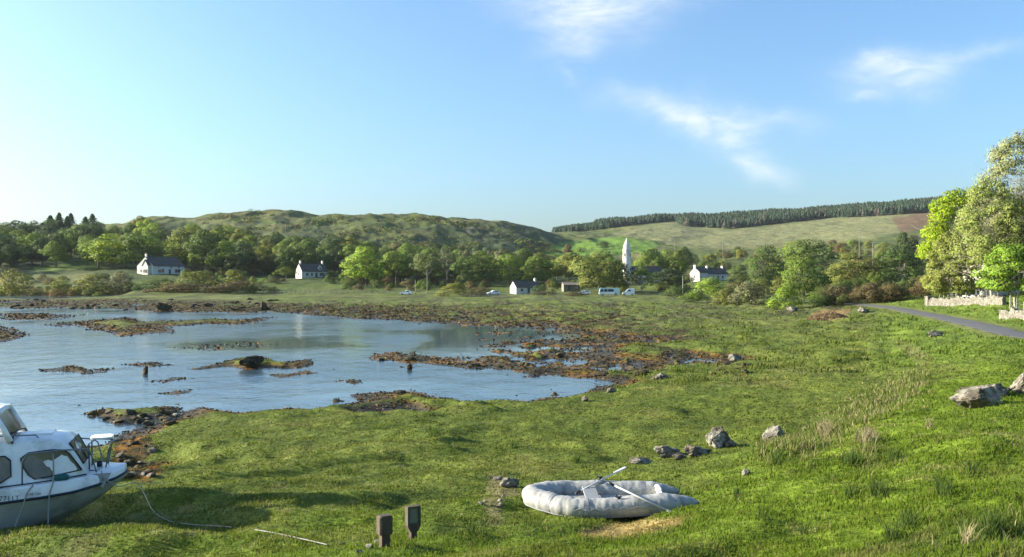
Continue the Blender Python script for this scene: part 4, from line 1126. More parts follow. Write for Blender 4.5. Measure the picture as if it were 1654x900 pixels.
# two-storey house with a lit gable (left)
h1 = house('two_storey_house', at(260, 408, 0), R(58), 16.6, 11.6, 3.7, 3.9, 'white two-storey house with a sunlit gable wing and long slate roof before the wood',
      wins=[('front', -4.2, 1.35, 3.4, 1.7), ('front', 4.6, 1.35, 3.2, 1.7), ('front', -5.6, 3.0, .9, .7), ('front', 1.2, 2.95, 1.2, .7), ('front', 5.2, 3.0, 1.2, .7),
            ('left', -2.6, 1.3, 1.6, 1.5), ('left', 2.8, 1.3, 1.5, 1.5), ('left', 2.2, 3.7, .8, 1.0), ('left', -.6, 3.9, .9, 1.1)],
      doors=[('front', .4, 1.1, 2.1)], chims=[(-7.7, 1.3)])
por = MB()
por.prism([(-4.0, -.4), (-.3, -.4), (-.3, 3.9), (-2.15, 6.3), (-4.0, 3.9)], -8.3 - 1.5, -8.25, 'x')
por.build('gabled_bay', M['render'], h1)
por = MB()
for s in (-1, 1): por.prism([(-2.15 + s * 2.1, 3.65), (-2.15, 6.33), (-2.15, 6.5), (-2.15 + s * 2.1, 3.82)], -10.1, -7.2, 'x')
por.build('bay_roof', M['slate'], h1)
por = MB(); por.box((-9.95, -2.15, 1.2), (.12, 2.4, 1.7)); pw = por.build('bay_window', M['frame'], h1)
por = MB()
for q in (-.78, 0, .78): por.box((-10.02, -2.15 + q, 1.2), (.04, .66, 1.5))
por.build('pane', M['pane'], pw)

# cottage with chimneys at both ends
house('dormer_cottage', at(503, 408, 0), R(37), 12.4, 6.9, 2.9, 3.3, 'white cottage with dark slate roof, dormer and a chimney on each gable',
      wins=[('front', -3.6, 1.3, 1.2, 1.3), ('front', -1.3, 1.3, 1.1, 1.3), ('front', 3.6, 1.3, 2.4, 1.4), ('left', .4, 1.4, 1.0, 1.2), ('left', .2, 3.8, .8, .9)],
      doors=[('front', .9, 1.0, 2.05)], chims=[(-5.4, 1.2), (5.4, 1.2)], dormers=[(2.9, 1.7, 1.4)])
# bungalow
house('white_bungalow', at(848, 316, .1), R(22), 9.2, 5.8, 2.4, 1.9, 'small white bungalow with one chimney and a sunlit gable beside the field',
      wins=[('front', -2.4, 1.3, 1.1, 1.1), ('front', 2.2, 1.3, 1.6, 1.1), ('left', .3, 1.4, .8, 1.0)], doors=[('front', .2, .95, 2.0)], chims=[(3.9, .9)])
# farmhouse right of the tower: two blocks
house('white_farmhouse', at(1129, 392, 0), R(48), 7.4, 4.8, 4.0, 2.2, 'bright white gable house left of the chimneyed farmhouse on the slope',
      wins=[('left', .2, 2.0, .8, 1.1), ('front', 1.2, 1.4, 1.0, 1.2), ('front', -1.8, 1.4, .9, 1.2)], chims=[(-3.6, .8)])
house('white_farmhouse', at(1154, 398, 0), R(26), 10.6, 5.0, 3.2, 2.2, 'white farmhouse with two white chimneys right of the gable house on the slope',
      wins=[('front', -2.6, 1.5, 1.0, 1.2), ('front', 2.6, 1.5, 1.0, 1.2), ('front', 0, 2.9, .9, .9), ('left', 0, 1.7, .8, 1.0)], doors=[('front', 0, .95, 2.0)], chims=[(-4.3, 1.0), (4.3, 1.0)])
# low stone outbuilding
house('stone_outbuilding', at(922, 330, .3), R(8), 6.2, 4.2, 2.0, .9, 'low stone outbuilding with a shallow pale brown roof under the olive tree', cat='outbuilding',
      wallm='stone_wall', roofm='brown_roof', wins=[('front', 1.8, 1.2, .7, .6)], doors=[('front', -1, .9, 1.75)])
house('hill_cottage', at(562, 560, .1), R(24), 5.5, 4.0, 2.2, 1.6, 'tiny pale cottage among bushes on the hillside above the dormer cottage', wins=[('front', 1.2, 1.2, .8, .8)], doors=[('front', -.6, .9, 1.9)], chims=[(2.4, .6)])
# house behind the roadside trees
house('roadside_house', at(1606, 150, -.2), R(36), 9.5, 6.0, 4.6, 2.4, 'white house mostly hidden by the tall roadside trees', wins=[('front', -2.8, 1.6, 1.0, 1.4), ('front', .6, 1.6, 1.0, 1.4), ('front', 3.2, 1.6, 1.0, 1.4), ('left', 0, 1.8, 1.0, 1.3), ('front', -2.8, 3.8, .9, 1.0), ('front', 3.0, 3.8, .9, 1.0)], doors=[('front', -1.1, 1.0, 2.1)], chims=[(-4.2, 1.0), (4.2, 1.0)])

# church with its pencil-shaped round tower
def church():
    v = at(1012.5, 405, 0)
    t = empty('church', v, R(20), 'church with a tall pale pencil-shaped round tower rising from the trees', 'church')
    topz = CAMZ + (CY - 384) / F * 405 - v.z
    Ht = topz; n = 24; r = 2.05
    prof = [(-.8, 2.2), (.0, 2.2), (1.0, 2.1), (Ht * .40, 1.85), (Ht * .41, 1.95), (Ht * .42, 1.95), (Ht * .43, 1.85), (Ht * .70, 1.8), (Ht * .705, 1.93), (Ht * .73, 1.93)]
    w = MB(); w.tube([(0, 0, a) for a, b in prof], [b for a, b in prof], n); w.build('tower', M['tower_stone'], t, True, 40)
    c = MB(); cp = [(Ht * .73, 1.82), (Ht * .79, 1.6), (Ht * .86, 1.25), (Ht * .93, .62), (Ht * .98, .2), (Ht * .99, .12)]
    c.tube([(0, 0, a) for a, b in cp], [b for a, b in cp], n); c.build('spire', M['tower_stone'], t, True, 40)
    f = MB(); f.tube([(0, 0, Ht * .98), (0, 0, Ht * 1.03)], .07, 6); f.tube([(-.35, 0, Ht * 1.015), (.35, 0, Ht * 1.015)], .06, 6); f.build('finial', M['galv'], t)
    for k in range(4):
        an = k * math.pi / 2 + .5
        for zz, hh in ((Ht * .62, 1.5), (Ht * .30, 1.2)):
            m = MB(); m.prism([(-.22, -hh / 2), (.22, -hh / 2), (.22, hh / 2 - .2), (0, hh / 2 + .12), (-.22, hh / 2 - .2)], -.06, .06)
            o = m.build('louvre', M['dark_trim'], t); rr = 1.85 if zz > Ht * .5 else 1.95
            o.location = (math.sin(an) * rr, -math.cos(an) * rr, zz); o.rotation_euler = (0, 0, an)
    nv = MB(); nv.prism([(-3.6, -.8), (3.6, -.8), (3.6, 4.0), (0, 7.6), (-3.6, 4.0)], 2.0, 17.5, 'x'); nv.build('nave', M['tower_stone'], t)
    rf = MB()
    for s in (-1, 1): rf.prism([(s * 3.9, 3.7), (0, 7.6), (0, 7.8), (s * 3.9, 3.9)], 1.9, 17.7, 'x')
    rf.build('nave_roof', M['slate'], t)
    for x in (5, 8.5, 12, 15.2):
        m = MB(); m.prism([(x - .45, 1.2), (x + .45, 1.2), (x + .45, 2.9), (x, 3.5), (x - .45, 2.9)], -3.66, -3.58); m.build('window', M['pane'], t)
church()

# dry stone walls: one coursed rubble body with a broken top
def rubble_wall(name, pts, h, th, label, seed, ragged=.25):
    g = np.random.default_rng(seed); P = np.array([(v.x, v.y) for v in pts]); seg = np.linalg.norm(np.diff(P, axis=0), axis=1); Ltot = seg.sum(); cum = np.concatenate([[0], np.cumsum(seg)])
    nu, nv = int(Ltot / .075), int(h / .06)
    us = np.linspace(0, Ltot, nu); prof = []                       # profile: up the front, over the top, down the back
    cx = g.uniform(-.5, Ltot + .5, int(Ltot * h * 24)); cz = np.round(g.uniform(-.1, h + .2, len(cx)) / .2) * .2 + g.normal(0, .035, len(cx)); cr = g.uniform(.5, 1.0, len(cx))
    def disp(u, z, sd):
        du = (u[:, None] - cx[None] - sd * 7.13 % 1) / 1.55; dz = z[:, None] - cz[None]
        d = np.sqrt(du * du + dz * dz); k = np.argpartition(d, 1, axis=1)[:, :2]; dd = np.sort(np.take_along_axis(d, k, 1), 1); e = dd[:, 1] - dd[:, 0]
        return sst(0, .09, e) * .09 * cr[d.argmin(1)] - .05
    rows = [(-1, v) for v in np.linspace(-.3, 1, nv)] + [(0, 1)] * 3 + [(1, v) for v in np.linspace(1, -.3, nv)]
    V = np.zeros((len(rows), nu, 3)); topn = np.array([fbm(np.array([u / .8]), np.array([seed * 3.1]), 7, 3)[0] for u in us]) * ragged * h * 1.3 
    X = np.interp(us, cum, P[:, 0]); Y = np.interp(us, cum, P[:, 1]); dx = np.gradient(X); dy = np.gradient(Y); l = np.hypot(dx, dy); nx, ny = dy / l, -dx / l
    if (nx * X + ny * Y).mean() > 0: nx, ny = -nx, -ny             # front faces the camera
    G = H(X, Y)
    for i, (s, v) in enumerate(rows):
        zz = (h + topn) * np.maximum(v, 0) + (v if v < 0 else 0); half = th / 2 * (1 - .22 * max(v, 0))
        if s == 0: off = np.full(nu, (i - nv - 1) * -th * .22)
        else: off = -s * (half + disp(us, np.clip(zz, 0, 9), i % 2 if 0 else 0))
        if s == 0: zz = zz + .05 * np.sin(us * 17 + i)
        V[i, :, 0] = X + nx * off; V[i, :, 1] = Y + ny * off; V[i, :, 2] = G + zz
    r, c = len(rows), nu; i = np.arange(r - 1)[:, None] * c + np.arange(c - 1)[None]
    Fq = np.stack([i, i + 1, i + c + 1, i + c], -1).reshape(-1, 4)
    Vf = V.reshape(-1, 3)
    faces = [tuple(q) for q in Fq.tolist()] + [tuple(k * c for k in range(r)), tuple(k * c + c - 1 for k in range(r - 1, -1, -1))]
    o = obj(name, mesh_np(name, Vf, faces, M['stone_wall'])); tag(o, label, 'wall'); return o
rubble_wall('stone_wall', [at(1502, 138), at(1560, 130), at(1622, 118)], 1.15, .6, 'long pale dry stone wall below the roadside trees', 5)
rubble_wall('stone_wall', [at(1617, 92), at(1660, 88), at(1740, 84)], .85, .6, 'shorter broken dry stone wall nearer the road at the right edge', 6, .5)
def heap():
    v = at(1614, 116, 1.1)
gp = empty('gatepost', at(1499, 139), .3, 'square pale stone gatepost at the left end of the dry stone wall', 'gatepost')
m = MB(); m.cbox((0, 0, .75), (.75, .7, 1.7), .05); m.build('shaft', M['stone_wall'], gp)
m = MB(); m.cbox((0, 0, 1.64), (.85, .8, .12), .04); m.build('capstone', M['stone_wall'], gp)

def fence(label, pts, n, h, name='post_and_wire_fence', wires=3, rails=0):
    t = empty(name, pts[0], 0, label, 'fence'); P = []
    for i in range(n):
        f = i / (n - 1) * (len(pts) - 1); k = min(int(f), len(pts) - 2); q = pts[k].lerp(pts[k + 1], f - k); q.z = gz(q.x, q.y); P.append(q - pts[0])
    g = random.Random(n)
    for q in P:
        m = MB(); hh = h * g.uniform(.85, 1.12); m.box(q + Vector((0, 0, hh / 2 - .1)), (.13, .11, hh + .2), g.uniform(-.3, .3), .85); m.build('post', M['post'], t)
    for w in range(wires):
        m = MB(); m.tube([q + Vector((0, -.07, h * (.3 + .3 * w))) for q in P], .014 if not rails else .045, 4); m.build('wire' if not rails else 'rail', M['galv'] if not rails else M['post'], t)
    return t
fence('post and wire fence along the far meadow below the dormer cottage', [at(425, 322), at(520, 316), at(640, 312)], 26, 1.25)
fence('post and wire fence in front of the bungalow', [at(745, 282), at(840, 276), at(905, 280)], 14, 1.3)
fence('timber fence on top of the dry stone wall beside the silver car', [at(1518, 141), at(1545, 139), at(1612, 128)], 9, 1.7, wires=2)
fence('leaning post fence at the right edge behind the broken wall', [at(1632, 104), at(1660, 100), at(1700, 98)], 6, 1.5, wires=2)

def pole(px, Y, top, label, arm=True, group=None):
    v = at(px, Y); h = CAMZ + (CY - top) / F * Y - v.z
    t = empty('utility_pole', v, .4, label, 'utility pole', group)
    m = MB(); m.tube([(0, 0, -.4), (0, 0, h)], [.17, .12], 8); m.build('shaft', M['post'], t)
    if arm:
        m = MB(); m.box((0, 0, h - .35), (1.3, .1, .12)); c = m.build('crossarm', M['wood_old'], t)
        m = MB()
        for q in (-.55, 0, .55): m.cyl((q, 0, h - .29), .05, .16, 8)
        m.build('insulators', M['white_paint'], c)
pole(1388, 410, 374, 'upper wooden utility pole on the slope below the felled hillside')
pole(1410, 335, 391, 'lower wooden utility pole on the slope nearer the road bend')
pole(1090, 640, 386, 'utility pole on the hillside right of the round tower', arm=False)
pole(1167, 660, 387, 'utility pole on the felled hillside above the white farmhouse', arm=False)
pole(441, 640, 362, 'left one of two faint poles on the hill above the wood', arm=False)
pole(461, 640, 362, 'right one of two faint poles on the hill above the wood', arm=False)
pole(690, 318, 446, 'bare pole on the track beside the parked white car', arm=False)
pole(671, 305, 452, 'short pale post left of the bare pole by the track', arm=False)
pole(1103, 268, 446, 'bare wooden pole in the thicket right of the white van', arm=False)

# ------------------------------------------------------------------ vehicles (side view profiles in metres, x forward)
def vehicle(name, loc, rz, label, cat, L, W, prof, glass_y, wheels, wr, body='car_white', stripe=None, windows=()):
    t = empty(name, loc, rz, label, cat)
    m = MB(); rings = []
    # loft the side profile across the width with tumblehome
    ys = [(-1, .0), (-.94, 1), (.94, 1), (1, .0)]
    zmid = glass_y
    V = []; n = len(prof)
    for yk in (-1, -.86, .86, 1):
        for x, z in prof:
            tum = 1 - .16 * max(0, (z - zmid)) / max(.3, max(p[1] for p in prof) - zmid) if abs(yk) >= .86 else 1
            inset = .03 if abs(yk) == .86 else 0
            zz = z + (.02 if abs(yk) == .86 and z > zmid else 0)
            V.append((x * (1 if abs(yk) != 1 else .985), yk * W / 2 * tum, zz))
    Fc = []
    for a in range(3):
        for i in range(n):
            j = (i + 1) % n; Fc.append((a * n + i, a * n + j, (a + 1) * n + j, (a + 1) * n + i))
    Fc += [tuple(range(n - 1, -1, -1)), tuple(range(3 * n, 4 * n))]
    m.add(V, Fc); m.build('body', M[body], t)
    zt = max(p[1] for p in prof)
    for x0, x1, z0, z1, sl in windows:                       # side windows on both sides, sl = slant of the ends
        for s in (-1, 1):
            def yy(z): return s * (W / 2 * (1 - .16 * max(0, z - zmid) / max(.3, zt - zmid)) + .012)
            q = MB(); P = [(x0, yy(z0), z0), (x1, yy(z0), z0), (x1 - sl, yy(z1), z1), (x0 + sl * .7, yy(z1), z1)]
            P2 = [(a, b - s * .05, c) for a, b, c in P]; q.add(P + P2, [(0, 1, 2, 3), (7, 6, 5, 4), (0, 4, 5, 1), (1, 5, 6, 2), (2, 6, 7, 3), (3, 7, 4, 0)])
            q.build('side_window', M['pane'], t)
    if stripe:
        for s in (-1, 1):
            q = MB(); q.box(((stripe[0] + stripe[1]) / 2, s * (W / 2 + .006), (stripe[2] + stripe[3]) / 2), (stripe[1] - stripe[0], .03, stripe[3] - stripe[2])); q.build('side_panel', M[stripe[4]], t)
    for x in wheels:
        for s in (-1, 1):
            q = MB(); q.tube([(x, s * (W / 2 - .2), wr), (x, s * (W / 2 + .01), wr)], wr, 16); w = q.build('wheel', M['tyre'], t)
            q = MB(); q.tube([(x, s * (W / 2 - .05), wr), (x, s * (W / 2 + .025), wr)], wr * .6, 12); q.build('rim', M['rim'], w)
    f = max(p[0] for p in prof)
    for s in (-1, 1):
        q = MB(); q.box((f - .03, s * W * .36, .72), (.08, .3, .16)); q.build('headlight', M['frame'], t)
    q = MB(); q.box((f + .02, 0, .45), (.12, W * .95, .2)); q.build('bumper', M['dark_trim'], t)
    return t
carp = [(-2.1, .25), (-2.15, .75), (-2.0, 1.0), (-1.55, 1.05), (-1.15, 1.42), (.15, 1.45), (.85, 1.0), (1.75, .86), (2.08, .7), (2.1, .25)]
cw = [(-1.45, -.15, .98, 1.36, .28), (-.05, .75, .98, 1.36, .5)]
def car(px, Y, rz, label, body='car_silver', dz=0.0):
    return vehicle('parked_car', at(px, Y, dz), rz, label, 'car', 4.2, 1.7, carp, .95, (-1.3, 1.3), .31, body, windows=cw)
car(1558, 146, R(186), 'silver car parked behind the dry stone wall under the trees', dz=.5)
car(656, 306, R(170), 'small white car parked on the track below the birch', 'car_white', .1)
car(944, 300, R(176), 'white car half hidden by the olive tree left of the minibus', 'car_white', .2)
car(797, 296, R(200), 'white car end showing left of the bungalow behind the brown shrub', 'car_white', .1)
busp = [(-3.3, .35), (-3.35, 1.6), (-3.25, 2.35), (-3.0, 2.5), (2.75, 2.5), (3.05, 2.3), (3.3, 1.35), (3.35, .4)]
vehicle('parked_minibus', at(984, 288, .15), R(178), 'pale green and white minibus parked below the olive tree', 'minibus', 6.7, 2.2, busp, 1.3, (-2.0, 2.1), .42, 'bus_teal', stripe=(-1.6, 3.2, .5, 1.15, 'white_paint'), windows=[(-1.4, .5, 1.35, 2.15, .1), (.6, 1.75, 1.35, 2.15, .1), (1.85, 3.0, 1.35, 2.15, .35)])
vanp = [(-1.9, .3), (-1.95, 1.9), (-1.8, 2.25), (-.2, 2.25), (.5, 1.9), (.95, 1.22), (1.75, 1.02), (1.9, .8), (1.92, .3)]
vehicle('parked_van', at(1015, 284, .1), R(176), 'small white van with one dark side window parked right of the minibus', 'van', 3.9, 1.8, vanp, 1.25, (-1.2, 1.25), .33, 'car_white', windows=[(-.75, .2, 1.35, 1.9, .15)])
# ------------------------------------------------------------------ rocks, grass, weed
_ico = {}
def ico(sub):
    if sub not in _ico:
        import bmesh
        bm = bmesh.new(); bmesh.ops.create_icosphere(bm, subdivisions=sub, radius=1); bm.verts.ensure_lookup_table()
        _ico[sub] = (np.array([v.co[:] for v in bm.verts]), np.array([[v.index for v in f.verts] for f in bm.faces])); bm.free()
    return _ico[sub]
def rock(pos, size, seed, label, group=None, mat='rock', name='rock', sub=4, rz=None, sink=.3, cat='rock'):
    V, Fq = ico(sub); g = np.random.default_rng(seed); P = V.copy()
    for _ in range(16):                                     # broken facets
        n = g.normal(size=3); n /= np.linalg.norm(n); d = g.uniform(.42, .86); k = P @ n - d; P = P - np.outer(np.maximum(k, 0) * .92, n)
    s = seed * 1.7
    P = P * (1 + .34 * fbm(P[:, 0] * 1.8 + s, P[:, 1] * 1.8 + P[:, 2] * 1.7, 5, 4, .6) + .15 * fbm(P[:, 0] * 5 + s, P[:, 2] * 6 + P[:, 1] * 4, 9, 4, .6))[:, None]
    P = P * (np.array(size) / 2) / np.array([.8, .8, .8])
    o = obj(name, mesh_np(name, P, Fq, M[mat], True)); o.data.set_sharp_from_angle(angle=R(38))
    o.location = (pos[0], pos[1], pos[2] + size[2] * (.44 - sink)); o.rotation_euler = (0, 0, g.uniform(0, 6.28) if rz is None else rz)
    return tag(o, label, cat, group)
RK = [ # photo x, base row, width, height (photo px), label
 (1583,657,64,44,'large pale lichen covered boulder on the bank at the right'),
 (1606,640,50,26,'dark boulder leaning against the back of the large bank boulder'),
 (1650,632,34,28,'pale boulder cut by the right edge of the view'),
 (1158,722,36,32,'upright pointed pale rock, tallest in the group behind the dinghy'),
 (1126,738,44,20,'flat pale rock left of the upright pointed rock'),
 (1082,738,40,20,'rounded pale rock in the middle of the row behind the dinghy'),
 (1032,749,34,11,'small low rock at the left end of the row behind the dinghy'),
 (1178,722,22,14,'small rock at the right foot of the upright pointed rock'),
 (1100,742,22,9,'little stone between the rounded and the flat pale rocks'),
 (1250,712,34,20,'single grey rock in the grass right of the upright pointed rock'),
 (1203,768,16,10,'small tan stone on the grass upper right of the dinghy'),
 (820,787,34,14,'low brown rock in the grass left of the dinghy'),
 (802,776,16,7,'flat grey stone just behind the low brown rock'),
 (1510,543,20,9,'grey rock below the road verge'),
 (1068,612,26,11,'pale rock at the edge of the weed bar near the marsh'),
 (945,648,14,8,'small pale stone at the near shore tip'),
 (986,634,18,8,'pale stone at the end of the water tongue'),
 (1187,583,22,10,'dark rock at the right end of the small pool'),
 (1395,505,18,9,'pale block beside the road bend'),
 (1280,503,20,10,'pale stone at the foot of the tall meadow tree'),
]
for i, (px, py, w, h, lab) in enumerate(RK):
    v = hit(px, py); k = v.y / F
    rock(v, (w * k, w * k * .8, h * k * 1.3), 200 + i, lab, rz=(i * .7) % .8 - .4, sink=.2, sub=5 if w > 24 else 4)
DK = [
 (266,503,26,14,'largest dark weedy boulder standing on the far mud bank'),
 (426,501,14,14,'dark square boulder at the far end of the grassy shore'),
 (22,499,16,8,'dark weedy boulder on the far left mud bank'),
 (406,592,46,16,'dark weedy hummock rock in the middle of the shallows'),
 (235,610,11,14,'small dark upright stump of rock standing in the water'),
 (662,602,10,12,'small brown upright stone standing in the water near the weed bar'),
 (648,636,22,7,'dark stone on the near mud patch'),
 (1032,607,22,8,'dark stone on the weed bar'),
 (905,578,20,7,'dark stone beside the sliver of pool behind the weed bar'),
]
for i, (px, py, w, h, lab) in enumerate(DK):
    v = hit(px, py); k = v.y / F
    rock((v.x, v.y, max(v.z, -.08)), (w * k, w * k * .8, h * k * 1.2), 300 + i, lab, mat='rock_dark', rz=.2, sink=.12)
g_ = random.Random(4)
for i in range(26):                                           # stones of the little point beside the boat
    px = g_.uniform(142, 285); py = 664 + (px - 142) * .03 + g_.uniform(0, 22); v = hit(px, py); s = g_.uniform(.18, .55)
    rock((v.x, v.y, max(v.z, -.03)), (s * 1.3, s, s * .6), 400 + i, 'dark shore stone on the little grassy point above the boat', 'stones of the little point above the boat', mat='rock_dark' if i % 3 else 'rock', sub=3, sink=.25, name='shore_stone', cat='stone')
for i in range(34):
    px = g_.uniform(186, 246); py = g_.uniform(700, 772); v = hit(px, py); s = g_.uniform(.12, .34)
    rock((v.x, v.y, max(v.z, -.03)), (s * 1.2, s, s * .6), 450 + i, 'stone in the weedy gully right of the boat bow', 'stones of the gully beside the boat', mat='rock_dark' if i % 2 else 'rock', sub=2, sink=.3, name='shore_stone', cat='stone')
for i in range(26):
    px = g_.uniform(610, 1080); py = 576 + (px - 610) * .062 + g_.uniform(-6, 8); v = hit(px, py); s = g_.uniform(.25, .7)
    rock((v.x, v.y, max(v.z, -.05)), (s * 1.6, s, s * .5), 500 + i, 'dark low stone along the weed bar across the shallows', 'stones of the weed bar', mat='rock_dark', sub=3, sink=.25, name='shore_stone', cat='stone')
for i in range(12):
    px = g_.uniform(1150, 1215); py = g_.uniform(588, 606); v = hit(px, py); s = g_.uniform(.2, .45)
    rock(v, (s * 1.4, s, s * .6), 540 + i, 'brown stone on the muddy end of the inlet by the marsh grass', 'stones at the muddy end of the inlet', mat='rock_dark', sub=3, sink=.3, name='shore_stone', cat='stone')
for i in range(44):
    px = g_.uniform(0, 460); py = g_.uniform(484, 501); v = hit(px, py); s = g_.uniform(.5, 1.5)
    rock((v.x, v.y, max(v.z, -.05)), (s * 1.6, s, s * .55), 560 + i, 'dark weedy stone on the far mud bank', 'stones of the far mud bank', mat='rock_dark', sub=2, sink=.25, name='shore_stone', cat='stone')

KEEP_OUT = []     # (x, y, radius): no blades under hulls and stones
def blades(name, n, ysel, hfun, wk, colf, seed, lean=.35, ur=.64, zmin=.20):
    g = np.random.default_rng(seed)
    Y = np.exp(g.uniform(math.log(ysel[0]), math.log(ysel[1]), n)); u = g.uniform(-ur, ur, n); X = u * Y
    ok = np.ones(n, bool)
    for cx, cy, r in KEEP_OUT: ok &= (X - cx) ** 2 + (Y - cy) ** 2 > r * r
    X, Y = X[ok], Y[ok]
    z = H(X, Y); ok = z > zmin + .10 * perlin(X / 1.3, Y / 1.3, 71)
    ok &= polydist(ROAD, X, Y) > 2.0
    X, Y, z = X[ok], Y[ok], z[ok]
    h, keep = hfun(X, Y, z, g); X, Y, z, h = X[keep], Y[keep], z[keep], h[keep]; n = len(X)
    w = np.maximum(.006, wk * Y) * g.uniform(.6, 1.3, n)
    an = g.uniform(0, 6.283, n); wx, wy = np.cos(an) * w, np.sin(an) * w
    la = g.uniform(0, 6.283, n); lr = h * lean * g.uniform(.2, 1.4, n); lx = np.cos(la) * lr + h * .14; ly = np.sin(la) * lr
    A = np.stack([X - wx, Y - wy, z - .02], 1); B = np.stack([X + wx, Y + wy, z - .02], 1)
    Cc = np.stack([X + lx * .45 + wx * .7, Y + ly * .45 + wy * .7, z + h * .62], 1); D = np.stack([X + lx * .45 - wx * .7, Y + ly * .45 - wy * .7, z + h * .62], 1)
    T = np.stack([X + lx, Y + ly, z + h], 1)
    V = np.stack([A, B, Cc, D, T], 1).reshape(-1, 3); b = np.arange(n)[:, None] * 5
    Fq = np.concatenate([b + np.array([0, 1, 2]), b + np.array([0, 2, 3]), b + np.array([3, 2, 4])])
    c = np.repeat(colf(X, Y, z, g), 5, axis=0)
    print(name, n)
    return tag(obj(name, mesh_np(name, V, Fq, M['blade'], False, c)), kind='stuff')
def h_turf(X, Y, z, g):
    up = sst(1.8, 2.9, z)
    p = fbm(X / 1.1, Y / 1.0, 81, 3); p2 = fbm(X / 4, Y / 4, 83, 3)
    h = (.026 + .014 * up + .042 * np.clip(p + .2, 0, 1) + .025 * np.clip(p2, 0, 1)) * g.uniform(.6, 1.3, len(X))
    keep = g.uniform(size=len(X)) < .55 + .8 * np.clip(p + .3, 0, 1)
    px = px_of(X, Y); py = py_of(Y, z)
    dirt = inpoly([(938,858),(985,846),(1050,838),(1110,834),(1098,850),(1040,864),(990,872),(945,870)], px, py, 5) * (Y < 30)
    h = h * (1 - .45 * dirt)
    return h, keep
def c_turf(X, Y, z, g):
    c = land_cols(X, Y, z) * np.array([1.2, 1.2, 1.0]); n = len(X)
    dry = g.uniform(size=n) < .04; c[dry] = np.array([.24, .20, .09]) * g.uniform(.7, 1.2, (dry.sum(), 1))
    return c * g.uniform(.85, 1.17, (n, 1))
